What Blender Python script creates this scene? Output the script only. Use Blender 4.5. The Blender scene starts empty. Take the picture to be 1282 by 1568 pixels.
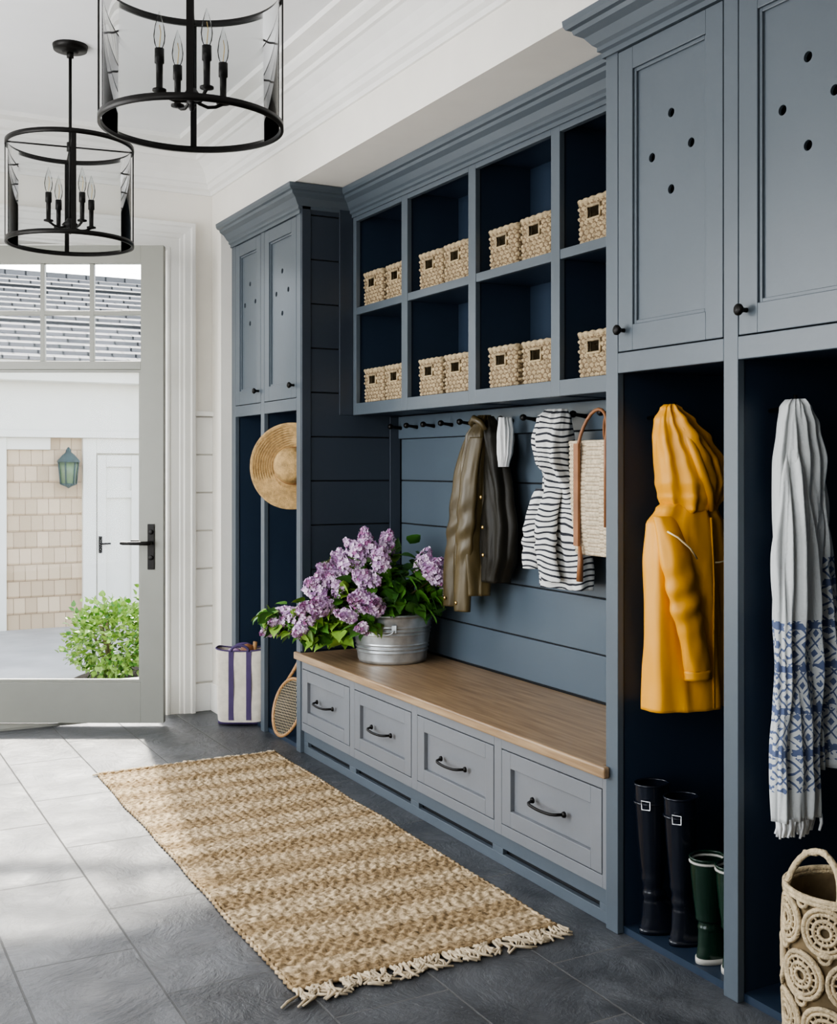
import bpy, bmesh, math, random
from mathutils import Vector, Matrix, noise
random.seed(7)
pi=math.pi
C=bpy.context.scene
# ------------------------------------------------------------------ materials
def nodes(name):
    m=bpy.data.materials.new(name); m.use_nodes=True
    nt=m.node_tree; b=nt.nodes['Principled BSDF']
    return m,nt,b
def N(nt,t,**k):
    n=nt.nodes.new(t)
    for a,v in k.items():
        if a in n.inputs.keys(): n.inputs[a].default_value=v
        else: setattr(n,a,v)
    return n
def coord(nt,kind='Object'):
    return nt.nodes.new('ShaderNodeTexCoord').outputs[kind]
def mat(name,col,rough=.5,metal=0,var=0,vscale=8,bump=0,bscale=40,stretch=(1,1,1),spec=.5,col2=None):
    m,nt,b=nodes(name)
    b.inputs['Base Color'].default_value=(*col,1); b.inputs['Roughness'].default_value=rough
    b.inputs['Metallic'].default_value=metal; b.inputs['Specular IOR Level'].default_value=spec
    if var or bump or col2:
        mp=N(nt,'ShaderNodeMapping'); mp.inputs['Scale'].default_value=stretch
        nt.links.new(coord(nt),mp.inputs[0])
    if var or col2:
        nz=N(nt,'ShaderNodeTexNoise',Scale=vscale,Detail=5.0)
        nt.links.new(mp.outputs[0],nz.inputs['Vector'])
        cr=nt.nodes.new('ShaderNodeValToRGB')
        c2=col2 if col2 else tuple(min(1,c*(1+var)) for c in col)
        c1=tuple(c*(1-var) for c in col)
        cr.color_ramp.elements[0].position=.35; cr.color_ramp.elements[1].position=.65
        cr.color_ramp.elements[0].color=(*c1,1); cr.color_ramp.elements[1].color=(*c2,1)
        nt.links.new(nz.outputs['Fac'],cr.inputs[0]); nt.links.new(cr.outputs[0],b.inputs['Base Color'])
    if bump:
        n2=N(nt,'ShaderNodeTexNoise',Scale=bscale,Detail=4.0)
        nt.links.new(mp.outputs[0],n2.inputs['Vector'])
        bp=N(nt,'ShaderNodeBump',Strength=bump,Distance=.01)
        nt.links.new(n2.outputs['Fac'],bp.inputs['Height']); nt.links.new(bp.outputs[0],b.inputs['Normal'])
    return m
M={}
M['cab']=mat('blue_grey_paint',(.086,.105,.123),.36,var=.03,vscale=3,bump=.03,bscale=60)
M['cab_lit']=mat('lit_drawer_paint',(.170,.178,.190),.38,var=.03,vscale=3,bump=.03,bscale=60)  # cabinet paint lightened: floor-bounced light on the bench put into the colour
M['cab_shade']=mat('shaded_interior_paint',(.020,.034,.058),.40,var=.05,vscale=3)  # cabinet paint darkened to navy: recess shade painted into the colour
M['ship']=mat('shiplap_side_shaded',(.034,.043,.058),.38,var=.04,vscale=2)  # side panel facing away from the light, its shade put into the colour
M['ship_lit']=mat('shiplap_back_lit',(.080,.104,.128),.28,var=.04,vscale=2)  # same shiplap lightened, window glow on the back wall put into the colour
M['white']=mat('white_trim_paint',(.85,.84,.81),.45,var=.02)
M['wall']=mat('cream_wall_paint',(.84,.81,.75),.7,var=.015,bump=.04,bscale=120)
M['ceil']=mat('ceiling_paint',(.85,.85,.85),.8,var=.01)
M['doorp']=mat('greige_door_paint',(.27,.27,.235),.4,var=.02)
M['black']=mat('blackened_iron',(.010,.009,.008),.42,metal=.6,var=.1,bump=.05,bscale=200)
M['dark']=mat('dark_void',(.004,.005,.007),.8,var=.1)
M['straw']=mat('woven_seagrass',(.40,.31,.185),.8,var=.30,vscale=45,bump=.6,bscale=160)
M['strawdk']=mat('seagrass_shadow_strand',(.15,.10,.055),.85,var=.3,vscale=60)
M['palm']=mat('palm_straw',(.60,.50,.36),.8,var=.2,vscale=80,bump=.6,bscale=180)
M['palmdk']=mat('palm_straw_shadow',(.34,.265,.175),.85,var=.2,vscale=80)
M['rope']=mat('jute_rope',(.56,.44,.27),.85,var=.25,vscale=60,bump=.6,bscale=200)
M['hat']=mat('hat_straw',(.42,.27,.11),.7,var=.22,vscale=50,bump=.4,bscale=150)
M['yellow']=mat('yellow_raincoat',(.72,.32,.012),.5,var=.05,vscale=4,bump=.10,bscale=14)
M['ylight']=mat('coat_piping',(.80,.62,.35),.5,var=.05)
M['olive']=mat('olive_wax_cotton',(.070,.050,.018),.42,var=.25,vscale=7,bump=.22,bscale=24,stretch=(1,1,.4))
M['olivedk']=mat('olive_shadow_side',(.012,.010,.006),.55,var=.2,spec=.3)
M['brass']=mat('brass',(.7,.5,.2),.3,metal=1,var=.05)
M['canvas']=mat('canvas',(.66,.60,.50),.85,var=.08,vscale=30,bump=.3,bscale=300)
M['purple']=mat('purple_webbing',(.07,.045,.12),.8,var=.1)
M['leather']=mat('tan_leather',(.26,.11,.045),.5,var=.15,vscale=20)
M['wooden']=mat('racket_wood',(.40,.22,.09),.4,var=.2,vscale=20,stretch=(1,1,8))
M['string']=mat('racket_string',(.65,.55,.35),.6,var=.1)
M['navyboot']=mat('navy_rubber',(.006,.008,.014),.20,var=.1)
M['greenboot']=mat('green_rubber',(.006,.022,.012),.22,var=.1)
M['sole']=mat('boot_sole',(.45,.43,.38),.6,var=.1)
M['steel']=mat('steel',(.7,.7,.7),.25,metal=1,var=.05)
M['zinc']=mat('galvanised_zinc',(.52,.54,.55),.34,metal=.75,var=.25,vscale=14,bump=.1,bscale=30)
M['leaf1']=mat('lilac_leaf_dark',(.04,.12,.02),.42,var=.25,vscale=12)
M['leaf2']=mat('lilac_leaf_mid',(.09,.23,.035),.42,var=.25,vscale=12)
M['leaf3']=mat('lilac_leaf_light',(.25,.42,.07),.45,var=.2,vscale=12)
M['lil1']=mat('lilac_petal_pale',(.78,.60,.77),.6,var=.10,vscale=30)
M['lil2']=mat('lilac_petal_mid',(.54,.34,.56),.6,var=.12,vscale=30)
M['lil3']=mat('lilac_bud',(.34,.12,.27),.6,var=.12,vscale=30)
M['stem']=mat('woody_stem',(.12,.10,.04),.7,var=.2)
M['fringe']=mat('jute_fringe',(.54,.44,.30),.9,var=.25,vscale=50)
M['pave']=mat('pavement',(.50,.49,.47),.8,var=.10,vscale=2,bump=.2)
M['soil']=mat('garden_soil',(.06,.045,.03),.9,var=.4,vscale=30,bump=.8)
M['extwhite']=mat('exterior_trim',(.80,.78,.72),.6,var=.02)
M['lampglass']=mat('lantern_glass',(.15,.22,.12),.2,var=.2)
M['verdi']=mat('verdigris',(.04,.07,.07),.6,var=.3)
M['shrubl']=mat('shrub_leaf_light',(.28,.42,.10),.5,var=.2,vscale=12)
M['whitecloth']=mat('white_cotton',(.75,.75,.74),.85,var=.04,bump=.3,bscale=60)
M['canvasd']=mat('jute_lining',(.17,.12,.06),.9,var=.2,vscale=30)

def glass(name,gl=.10,tint=(1,1,1)):
    m=bpy.data.materials.new(name); m.use_nodes=True; nt=m.node_tree; nt.nodes.clear()
    o=N(nt,'ShaderNodeOutputMaterial'); mx=N(nt,'ShaderNodeMixShader'); t=N(nt,'ShaderNodeBsdfTransparent'); g=N(nt,'ShaderNodeBsdfGlossy',Roughness=.02)
    t.inputs[0].default_value=(*tint,1)
    lw=N(nt,'ShaderNodeLayerWeight',Blend=gl); nt.links.new(lw.outputs['Fresnel'],mx.inputs[0])
    nt.links.new(t.outputs[0],mx.inputs[1]); nt.links.new(g.outputs[0],mx.inputs[2]); nt.links.new(mx.outputs[0],o.inputs[0])
    return m
M['glass']=glass('clear_glass',.12,(.98,.985,.98))
M['shade']=glass('lantern_shade_glass',.16,(.91,.92,.92))

def oak():
    m,nt,b=nodes('oak_bench_top'); mp=N(nt,'ShaderNodeMapping'); mp.inputs['Scale'].default_value=(14,.9,14)
    nt.links.new(coord(nt),mp.inputs[0]); nz=N(nt,'ShaderNodeTexNoise',Scale=4.0,Detail=8.0,Distortion=.4)
    nt.links.new(mp.outputs[0],nz.inputs['Vector']); cr=nt.nodes.new('ShaderNodeValToRGB')
    cr.color_ramp.elements[0].position=.3; cr.color_ramp.elements[1].position=.72
    cr.color_ramp.elements[0].color=(.21,.13,.068,1); cr.color_ramp.elements[1].color=(.40,.275,.16,1)
    nt.links.new(nz.outputs['Fac'],cr.inputs[0]); nt.links.new(cr.outputs[0],b.inputs['Base Color']); b.inputs['Roughness'].default_value=.36
    bp=N(nt,'ShaderNodeBump',Strength=.1,Distance=.003); nt.links.new(nz.outputs['Fac'],bp.inputs['Height']); nt.links.new(bp.outputs[0],b.inputs['Normal'])
    return m
M['oak']=oak()
def slate():
    m,nt,b=nodes('slate_tile'); L=nt.links
    sp=N(nt,'ShaderNodeSeparateXYZ'); L.new(coord(nt),sp.inputs[0])
    a=N(nt,'ShaderNodeMath',operation='ADD'); a.inputs[1].default_value=-3.14+.3125+62.5; L.new(sp.outputs['Y'],a.inputs[0])
    c=N(nt,'ShaderNodeMath',operation='ADD'); c.inputs[1].default_value=-.49+.317*20; L.new(sp.outputs['X'],c.inputs[0])
    cb=N(nt,'ShaderNodeCombineXYZ'); L.new(a.outputs[0],cb.inputs[0]); L.new(c.outputs[0],cb.inputs[1])
    br=N(nt,'ShaderNodeTexBrick'); br.offset=.5; br.inputs['Scale'].default_value=1; br.inputs['Mortar Size'].default_value=.0032
    br.inputs['Brick Width'].default_value=.625; br.inputs['Row Height'].default_value=.317; br.inputs['Mortar Smooth'].default_value=.2
    br.inputs['Color1'].default_value=(.042,.047,.054,1); br.inputs['Color2'].default_value=(.082,.088,.098,1); br.inputs['Mortar'].default_value=(.085,.085,.085,1)
    L.new(cb.outputs[0],br.inputs['Vector'])
    nz=N(nt,'ShaderNodeTexNoise',Scale=5,Detail=9.0,Distortion=.5,Roughness=.65); L.new(coord(nt),nz.inputs['Vector'])
    mx=N(nt,'ShaderNodeMix',data_type='RGBA',blend_type='MULTIPLY'); mx.inputs[0].default_value=.95
    cr=nt.nodes.new('ShaderNodeValToRGB'); cr.color_ramp.elements[0].position=.34; cr.color_ramp.elements[1].position=.68
    cr.color_ramp.elements[0].color=(.38,.39,.41,1); cr.color_ramp.elements[1].color=(1.5,1.46,1.40,1)
    L.new(nz.outputs['Fac'],cr.inputs[0]); L.new(br.outputs['Color'],mx.inputs[6]); L.new(cr.outputs[0],mx.inputs[7])
    m2=N(nt,'ShaderNodeMix',data_type='RGBA'); L.new(br.outputs['Fac'],m2.inputs[0]); L.new(mx.outputs[2],m2.inputs[6]); m2.inputs[7].default_value=(.15,.15,.147,1); L.new(m2.outputs[2],b.inputs['Base Color'])
    n2=N(nt,'ShaderNodeTexNoise',Scale=5.5,Detail=12.0,Distortion=.6,Roughness=.68); L.new(coord(nt),n2.inputs['Vector'])
    tr=N(nt,'ShaderNodeMath',operation='SNAP'); tr.inputs[1].default_value=.07; L.new(n2.outputs['Fac'],tr.inputs[0])
    ad=N(nt,'ShaderNodeMath',operation='MULTIPLY_ADD'); ad.inputs[1].default_value=.6; L.new(tr.outputs[0],ad.inputs[0]); L.new(n2.outputs['Fac'],ad.inputs[2])
    rr=N(nt,'ShaderNodeMapRange'); rr.inputs['To Min'].default_value=.28; rr.inputs['To Max'].default_value=.46; L.new(nz.outputs['Fac'],rr.inputs[0])
    rm=N(nt,'ShaderNodeMath',operation='MAXIMUM'); L.new(rr.outputs[0],rm.inputs[0]); L.new(br.outputs['Fac'],rm.inputs[1]); L.new(rm.outputs[0],b.inputs['Roughness'])
    sv=N(nt,'ShaderNodeMath',operation='MULTIPLY_ADD'); sv.inputs[1].default_value=-.6; sv.inputs[2].default_value=.6; L.new(br.outputs['Fac'],sv.inputs[0]); L.new(sv.outputs[0],b.inputs['Specular IOR Level'])
    s=N(nt,'ShaderNodeMath',operation='SUBTRACT'); L.new(ad.outputs[0],s.inputs[0]); L.new(br.outputs['Fac'],s.inputs[1])
    bp=N(nt,'ShaderNodeBump',Strength=.75,Distance=.022); L.new(s.outputs[0],bp.inputs['Height']); L.new(bp.outputs[0],b.inputs['Normal'])
    return m
M['slate']=slate()
def brickmat(name,c1,c2,mo,bw,rh,ax='XZ',mort=.008,bump=.6,rough=.8):
    m,nt,b=nodes(name); L=nt.links; sp=N(nt,'ShaderNodeSeparateXYZ'); L.new(coord(nt),sp.inputs[0]); cb=N(nt,'ShaderNodeCombineXYZ')
    L.new(sp.outputs[ax[0]],cb.inputs[0]); L.new(sp.outputs[ax[1]],cb.inputs[1])
    br=N(nt,'ShaderNodeTexBrick'); br.inputs['Scale'].default_value=1; br.inputs['Mortar Size'].default_value=mort; br.inputs['Brick Width'].default_value=bw; br.inputs['Row Height'].default_value=rh
    br.inputs['Color1'].default_value=(*c1,1); br.inputs['Color2'].default_value=(*c2,1); br.inputs['Mortar'].default_value=(*mo,1)
    L.new(cb.outputs[0],br.inputs['Vector']); L.new(br.outputs['Color'],b.inputs['Base Color']); b.inputs['Roughness'].default_value=rough
    bp=N(nt,'ShaderNodeBump',Strength=bump,Distance=.02); bp.invert=True; L.new(br.outputs['Fac'],bp.inputs['Height']); L.new(bp.outputs[0],b.inputs['Normal'])
    return m
M['shingle']=brickmat('cedar_shingle',(.66,.52,.37),(.50,.38,.26),(.30,.22,.15),.13,.19,mort=.004,bump=.3)
M['roof']=brickmat('roof_shingle',(.18,.175,.175),(.28,.27,.27),(.04,.04,.04),.28,.16,'XY',mort=.012)
def rugm():
    m,nt,b=nodes('jute_rug_weave'); L=nt.links; co=coord(nt)
    sp=N(nt,'ShaderNodeSeparateXYZ'); L.new(co,sp.inputs[0])
    mp=N(nt,'ShaderNodeMapping'); mp.inputs['Scale'].default_value=(.6,11,1); L.new(co,mp.inputs[0])
    nz=N(nt,'ShaderNodeTexNoise',Scale=1.0,Detail=5.0); L.new(mp.outputs[0],nz.inputs['Vector'])
    ph=N(nt,'ShaderNodeMath',operation='MULTIPLY_ADD'); ph.inputs[1].default_value=2*pi/.205; L.new(sp.outputs['Y'],ph.inputs[0])
    n3=N(nt,'ShaderNodeMath',operation='MULTIPLY'); n3.inputs[1].default_value=8; L.new(nz.outputs['Fac'],n3.inputs[0]); L.new(n3.outputs[0],ph.inputs[2])
    sn=N(nt,'ShaderNodeMath',operation='SINE'); L.new(ph.outputs[0],sn.inputs[0])
    cr=nt.nodes.new('ShaderNodeValToRGB'); e=cr.color_ramp.elements; e[0].position=.2; e[1].position=.95
    mr=N(nt,'ShaderNodeMapRange'); mr.inputs['From Min'].default_value=-1; L.new(sn.outputs[0],mr.inputs[0]); L.new(mr.outputs[0],cr.inputs[0])
    e[0].color=(.345,.255,.150,1); e[1].color=(.53,.425,.285,1)
    n2=N(nt,'ShaderNodeTexNoise',Scale=75.0,Detail=4.0); L.new(co,n2.inputs['Vector'])
    c2=nt.nodes.new('ShaderNodeValToRGB'); c2.color_ramp.elements[0].position=.38; c2.color_ramp.elements[1].position=.62
    c2.color_ramp.elements[0].color=(.42,.37,.30,1); c2.color_ramp.elements[1].color=(1.25,1.2,1.12,1); L.new(n2.outputs['Fac'],c2.inputs[0])
    mx=N(nt,'ShaderNodeMix',data_type='RGBA',blend_type='MULTIPLY'); mx.inputs[0].default_value=.85; L.new(cr.outputs[0],mx.inputs[6]); L.new(c2.outputs[0],mx.inputs[7])
    L.new(mx.outputs[2],b.inputs['Base Color']); b.inputs['Roughness'].default_value=.9; b.inputs['Specular IOR Level'].default_value=.2
    bp=N(nt,'ShaderNodeBump',Strength=.7,Distance=.006); L.new(n2.outputs['Fac'],bp.inputs['Height']); L.new(bp.outputs[0],b.inputs['Normal'])
    return m
M['rug']=rugm()
def stripem():
    m,nt,b=nodes('breton_stripe_cotton'); L=nt.links; co=coord(nt)
    nz=N(nt,'ShaderNodeTexNoise',Scale=7.0,Detail=1.0); L.new(co,nz.inputs['Vector'])
    sp=N(nt,'ShaderNodeSeparateXYZ'); L.new(co,sp.inputs[0])
    a=N(nt,'ShaderNodeMath',operation='MULTIPLY_ADD'); L.new(nz.outputs['Fac'],a.inputs[0]); a.inputs[1].default_value=.07; L.new(sp.outputs['Z'],a.inputs[2])
    d=N(nt,'ShaderNodeMath',operation='DIVIDE'); d.inputs[1].default_value=.021; L.new(a.outputs[0],d.inputs[0])
    f=N(nt,'ShaderNodeMath',operation='FRACT'); L.new(d.outputs[0],f.inputs[0]); g=N(nt,'ShaderNodeMath',operation='LESS_THAN'); g.inputs[1].default_value=.33; L.new(f.outputs[0],g.inputs[0])
    mx=N(nt,'ShaderNodeMix',data_type='RGBA'); L.new(g.outputs[0],mx.inputs[0]); mx.inputs[6].default_value=(.66,.65,.62,1); mx.inputs[7].default_value=(.02,.022,.03,1)
    L.new(mx.outputs[2],b.inputs['Base Color']); b.inputs['Roughness'].default_value=.85
    return m
M['stripe']=stripem()
def scarfm(z0,z1):
    m,nt,b=nodes('block_print_scarf'); L=nt.links; co=coord(nt); sp=N(nt,'ShaderNodeSeparateXYZ'); L.new(co,sp.inputs[0])
    def M2(op,a,bv,c=None):
        n=N(nt,'ShaderNodeMath',operation=op)
        for i,v in enumerate((a,bv,c)):
            if v is None: continue
            if isinstance(v,(int,float)): n.inputs[i].default_value=v
            else: L.new(v,n.inputs[i])
        return n.outputs[0]
    X=sp.outputs['X']; Zc=sp.outputs['Z']
    # lattice of diamonds from two crossing diagonal line sets + band borders
    s1=M2('ABSOLUTE',M2('SINE',M2('MULTIPLY',M2('ADD',X,M2('MULTIPLY',Zc,.55)),115),0),0)
    s2=M2('ABSOLUTE',M2('SINE',M2('MULTIPLY',M2('SUBTRACT',X,M2('MULTIPLY',Zc,.55)),115),0),0)
    l1=M2('LESS_THAN',M2('MINIMUM',s1,s2),.20); l2=M2('GREATER_THAN',M2('MINIMUM',s1,s2),.80)
    bd=M2('GREATER_THAN',M2('SINE',M2('MULTIPLY',Zc,62),0),.88)
    nz=N(nt,'ShaderNodeTexNoise',Scale=55.0,Detail=2.0); L.new(co,nz.inputs['Vector'])
    worn=M2('GREATER_THAN',nz.outputs['Fac'],.40)
    pat=M2('MULTIPLY',M2('MAXIMUM',M2('MAXIMUM',l1,l2),bd),worn)
    reg=M2('MULTIPLY',M2('GREATER_THAN',Zc,z0),M2('LESS_THAN',Zc,z1))
    fac=M2('MULTIPLY',M2('MULTIPLY',pat,reg),.9)
    mx=N(nt,'ShaderNodeMix',data_type='RGBA'); L.new(fac,mx.inputs[0]); mx.inputs[6].default_value=(.56,.57,.56,1); mx.inputs[7].default_value=(.05,.08,.19,1)
    L.new(mx.outputs[2],b.inputs['Base Color']); b.inputs['Roughness'].default_value=.9
    n2=N(nt,'ShaderNodeTexNoise',Scale=120.0); L.new(co,n2.inputs['Vector']); bp=N(nt,'ShaderNodeBump',Strength=.4,Distance=.004); L.new(n2.outputs['Fac'],bp.inputs['Height']); L.new(bp.outputs[0],b.inputs['Normal'])
    return m
M['scarf']=scarfm(.54,.95); M['scarf2']=scarfm(.60,1.10)

# ------------------------------------------------------------------ mesh builder
class MB:
    def __init__(s): s.v=[]; s.f=[]; s.m=[]; s.sm=[]; s.mats=[]
    def mi(s,k):
        if k not in s.mats: s.mats.append(k)
        return s.mats.index(k)
    def add(s,vs,fs,k,smooth=False):
        o=len(s.v); s.v.extend([tuple(p) for p in vs]); i=s.mi(k)
        for f in fs: s.f.append(tuple(o+a for a in f)); s.m.append(i); s.sm.append(smooth)
    def box(s,x0,x1,y0,y1,z0,z1,k):
        x0,x1=min(x0,x1),max(x0,x1); y0,y1=min(y0,y1),max(y0,y1); z0,z1=min(z0,z1),max(z0,z1)
        vs=[(x0,y0,z0),(x1,y0,z0),(x1,y1,z0),(x0,y1,z0),(x0,y0,z1),(x1,y0,z1),(x1,y1,z1),(x0,y1,z1)]
        s.add(vs,[(0,3,2,1),(4,5,6,7),(0,1,5,4),(1,2,6,5),(2,3,7,6),(3,0,4,7)],k)
    def obox(s,o,a,b,c,k):
        o,a,b,c=map(Vector,(o,a,b,c))
        vs=[o,o+a,o+a+b,o+b,o+c,o+a+c,o+a+b+c,o+b+c]
        s.add(vs,[(0,3,2,1),(4,5,6,7),(0,1,5,4),(1,2,6,5),(2,3,7,6),(3,0,4,7)],k)
    def loft(s,secs,k,closed=True,cap=True,smooth=True):
        n=len(secs[0]); vs=[p for q in secs for p in q]; fs=[]
        for i in range(len(secs)-1):
            for j in range(n if closed else n-1):
                j2=(j+1)%n; fs.append((i*n+j,i*n+j2,(i+1)*n+j2,(i+1)*n+j))
        if cap and closed: fs.append(tuple(range(n-1,-1,-1))); fs.append(tuple((len(secs)-1)*n+j for j in range(n)))
        s.add(vs,fs,k,smooth)
    def tube(s,path,r,k,n=8,closed=False,cap=True):
        P=[Vector(p) for p in path]; m=len(P); secs=[]
        up=None
        for i in range(m):
            if closed: t=P[(i+1)%m]-P[i-1]
            else: t=P[min(i+1,m-1)]-P[max(i-1,0)]
            if t.length<1e-9: t=Vector((0,0,1))
            t.normalize()
            if up is None:
                up=Vector((0,0,1)) if abs(t.z)<.9 else Vector((1,0,0))
            a=up-t*up.dot(t)
            if a.length<1e-5: a=t.orthogonal()
            a.normalize(); up=a; b=t.cross(a)
            rr=r[i] if isinstance(r,(list,tuple)) else r
            secs.append([P[i]+a*rr*math.cos(2*pi*j/n)+b*rr*math.sin(2*pi*j/n) for j in range(n)])
        if closed: secs.append(secs[0]); cap=False
        s.loft(secs,k,True,cap)
    def lathe(s,prof,c,k,n=32,axis=(0,0,1),fn=None,cap=False):
        ax=Vector(axis).normalized(); a=ax.orthogonal().normalized()
        if abs(ax.z)>.999: a=Vector((1,0,0))
        b=ax.cross(a); c=Vector(c); secs=[]
        for (r,h) in prof:
            row=[]
            for j in range(n):
                t=2*pi*j/n; rr=r; hh=h
                if fn: rr,hh=fn(r,h,t)
                row.append(c+ax*hh+(a*math.cos(t)+b*math.sin(t))*rr)
            secs.append(row)
        s.loft(secs,k,True,cap)
    def cyl(s,p0,p1,r,k,n=16): s.tube([p0,p1],r,k,n)
    def obj(s,name,parent=None,bevel=0,loc=None):
        me=bpy.data.meshes.new(name); me.from_pydata(s.v,[],s.f); 
        for k in s.mats: me.materials.append(M[k])
        for p,i,q in zip(me.polygons,s.m,s.sm): p.material_index=i; p.use_smooth=q
        me.update()
        bm=bmesh.new(); bm.from_mesh(me); bmesh.ops.recalc_face_normals(bm,faces=bm.faces); bm.to_mesh(me); bm.free()
        o=bpy.data.objects.new(name,me); C.collection.objects.link(o)
        if parent: o.parent=parent
        if loc: o.location=loc
        if bevel:
            b=o.modifiers.new('bevel','BEVEL'); b.width=bevel; b.segments=2; b.limit_method='ANGLE'; b.angle_limit=math.radians(50)
        return o
def empty(name):
    e=bpy.data.objects.new(name,None); C.collection.objects.link(e); e.empty_display_size=.1; return e
def sweep(mb,path,prof,k):
    n=len(path); P=[Vector(p) for p in path]; secs=[]
    for i in range(n):
        ns=[]
        if i>0: d=(P[i]-P[i-1]).normalized(); ns.append(Vector((-d.y,d.x)))
        if i<n-1: d=(P[i+1]-P[i]).normalized(); ns.append(Vector((-d.y,d.x)))
        if len(ns)==2:
            m=(ns[0]+ns[1]).normalized(); m=m/max(.2,m.dot(ns[0]))
        else: m=ns[0]
        secs.append([(P[i].x+m.x*o,P[i].y+m.y*o,z) for o,z in prof])
    mb.loft(secs,k,True,True,False)

F=Vector((.4741,.8805,0)); R=Vector((.8805,-.4741,0)); Z=Vector((0,0,1))
XW=2.56; XF=2.03; XC=2.29
YA=2.638; YB=4.92; YE=5.88; YW=6.03
CEIL=3.03; SB=2.612

# ------------------------------------------------------------------ room shell
mb=MB(); mb.box(-1.2,2.75,-2.2,6.25,-.12,0,'slate'); mb.obj('floor')
mb=MB(); mb.box(-1.2,2.75,-2.2,6.25,CEIL,CEIL+.12,'ceil'); mb.obj('ceiling')
mb=MB(); mb.box(XW+.02,2.75,-2.2,6.23,0,CEIL,'wall'); mb.box(1.97,XW+.02,-2.2,YW,SB,CEIL,'wall')
mb.box(1.97,XW+.02,YE,YW,0,SB,'wall'); mb.obj('wall_right')
OX0,OX1,OZ=-.35,1.71,2.47
mb=MB(); mb.box(OX1,2.58,YW,6.23,0,CEIL,'wall'); mb.box(-1.2,OX0,YW,6.23,0,CEIL,'wall'); mb.box(OX0,OX1,YW,6.23,OZ,CEIL,'wall'); mb.obj('wall_far')
mb=MB()
cpf=[(0,0),(0,.016),(.006,.024),(.018,.024),(.024,.018),(.070,.020),(.076,.026),(.092,.028),(.098,.036),(.128,.040),(.134,.052),(.150,.052),(.155,.046),(.155,0)]
secs=[]
for f in (lambda o:(OX1+o,0),lambda o:(OX1+o,OZ+o),lambda o:(OX0-o,OZ+o),lambda o:(OX0-o,0)):
    secs.append([(f(o)[0],YW-d,f(o)[1]) for o,d in cpf])
mb.loft(secs,'white',True,True,False)
mb.box(OX1-.012,OX1+.001,YW-.014,6.24,0,OZ-.012,'white'); mb.box(OX0-.001,OX0+.012,YW-.014,6.24,0,OZ-.012,'white'); mb.box(OX0,OX1,YW-.013,6.24,OZ-.012,OZ+.001,'white')
mb.box(.665,.70,6.06,6.2,0,OZ-.012,'white')
mb.obj('trim_1')
mb=MB()
for i in range(7):
    mb.box(OX1+.157,1.97,YW-.014,YW,.16+i*.205,.16+i*.205+.197,'white')
mb.box(OX1+.157,1.97,YW-.032,YW,1.595,1.62,'white')
mb.obj('trim_2',bevel=.002)
mb=MB(); mb.box(OX1+.157,1.955,YW-.022,YW,0,.15,'white'); mb.obj('baseboard_far',bevel=.003)
mb=MB(); mb.box(1.955,1.97,YE,YW,0,.15,'white'); mb.box(1.955,2.03,YE-.015,YE,0,.15,'white'); mb.obj('baseboard_right',bevel=.003)
cp=[(0,2.79),(.012,2.79),(.016,2.808),(.034,2.818),(.036,2.842),(.046,2.848),(.054,2.88),(.078,2.915),(.112,2.945),(.126,2.948),(.128,2.968),(.160,2.974),(.178,2.992),(.180,3.006),(.250,3.009),(.254,CEIL),(0,CEIL)]
mb=MB(); sweep(mb,[(1.97,-2.0),(1.97,YW),(-1.0,YW),(-1.0,-2.0),(1.97,-2.0)],cp,'white'); mb.obj('trim_3')
wins=[(.2,2.3),(2.9,5.3)]
mb=MB(); zb,zt=.55,2.55
mb.box(-1.2,-1.0,-2.2,6.23,0,zb,'wall'); mb.box(-1.2,-1.0,-2.2,6.23,zt,CEIL,'wall')
for a,b in ((-2.2,.2),(2.3,2.9),(5.3,6.23)): mb.box(-1.2,-1.0,a,b,zb,zt,'wall')
mb.obj('wall_left')
mb=MB(); mb.box(-1.2,2.75,-2.4,-2.2,0,CEIL,'wall'); mb.obj('wall_near')
mb=MB(); mb.box(-1.0,-.98,-2.2,6.0,0,.15,'white'); mb.obj('baseboard_left')
for i,(a,b) in enumerate(wins):
    mb=MB()
    for y in (a,b-.05): mb.box(-1.14,-1.06,y,y+.05,zb,zt,'white')
    mb.box(-1.14,-1.06,a+.05,b-.05,zb,zb+.05,'white'); mb.box(-1.14,-1.06,a+.05,b-.05,zt-.05,zt,'white')
    for j in (1,2): yy=a+(b-a)*j/3; mb.box(-1.12,-1.08,yy-.015,yy+.015,zb+.05,zt-.05,'white')
    mb.box(-1.118,-1.082,a+.05,b-.05,1.85,1.88,'white')
    mb.box(-1.102,-1.098,a+.03,b-.03,zb+.03,zt-.03,'glass')
    mb.obj('window_%d'%(i+1))

# ------------------------------------------------------------------ entry door (open, hinged left)
E=empty('door_1')
hinge=Vector((1.62,5.74,0)); du=-R
mb=MB()
def slab(s0,s1,z0,z1,k,d0=0,d1=.045):
    o=hinge+du*s0+F*d0+Z*z0
    mb.obox(o,du*(s1-s0),F*(d1-d0),Z*(z1-z0),k)
W=.985; ZB_=.02
slab(0,.116,ZB_,2.445,'doorp'); slab(W-.116,W,ZB_,2.445,'doorp')
slab(.116,W-.116,ZB_,.226,'doorp'); slab(.116,W-.116,2.354,2.445,'doorp')
slab(.116,W-.116,1.815,1.857,'doorp')
for s in (.116+(W-.232)/3,.116+2*(W-.232)/3): slab(s-.011,s+.011,1.857,2.354,'doorp',.008,.037)
slab(.116,W-.116,2.092,2.114,'doorp',.009,.036)
for (a,b,c,d) in ((.116,W-.116,.226,.240),(.116,W-.116,1.801,1.815),(.116,.128,.24,1.801),(W-.128,W-.116,.24,1.801)): slab(a,b,c,d,'doorp',.010,.035)
slab(.110,W-.110,.22,2.36,'glass',.021,.024)
mb.obj('leaf',E,bevel=.003)
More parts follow.
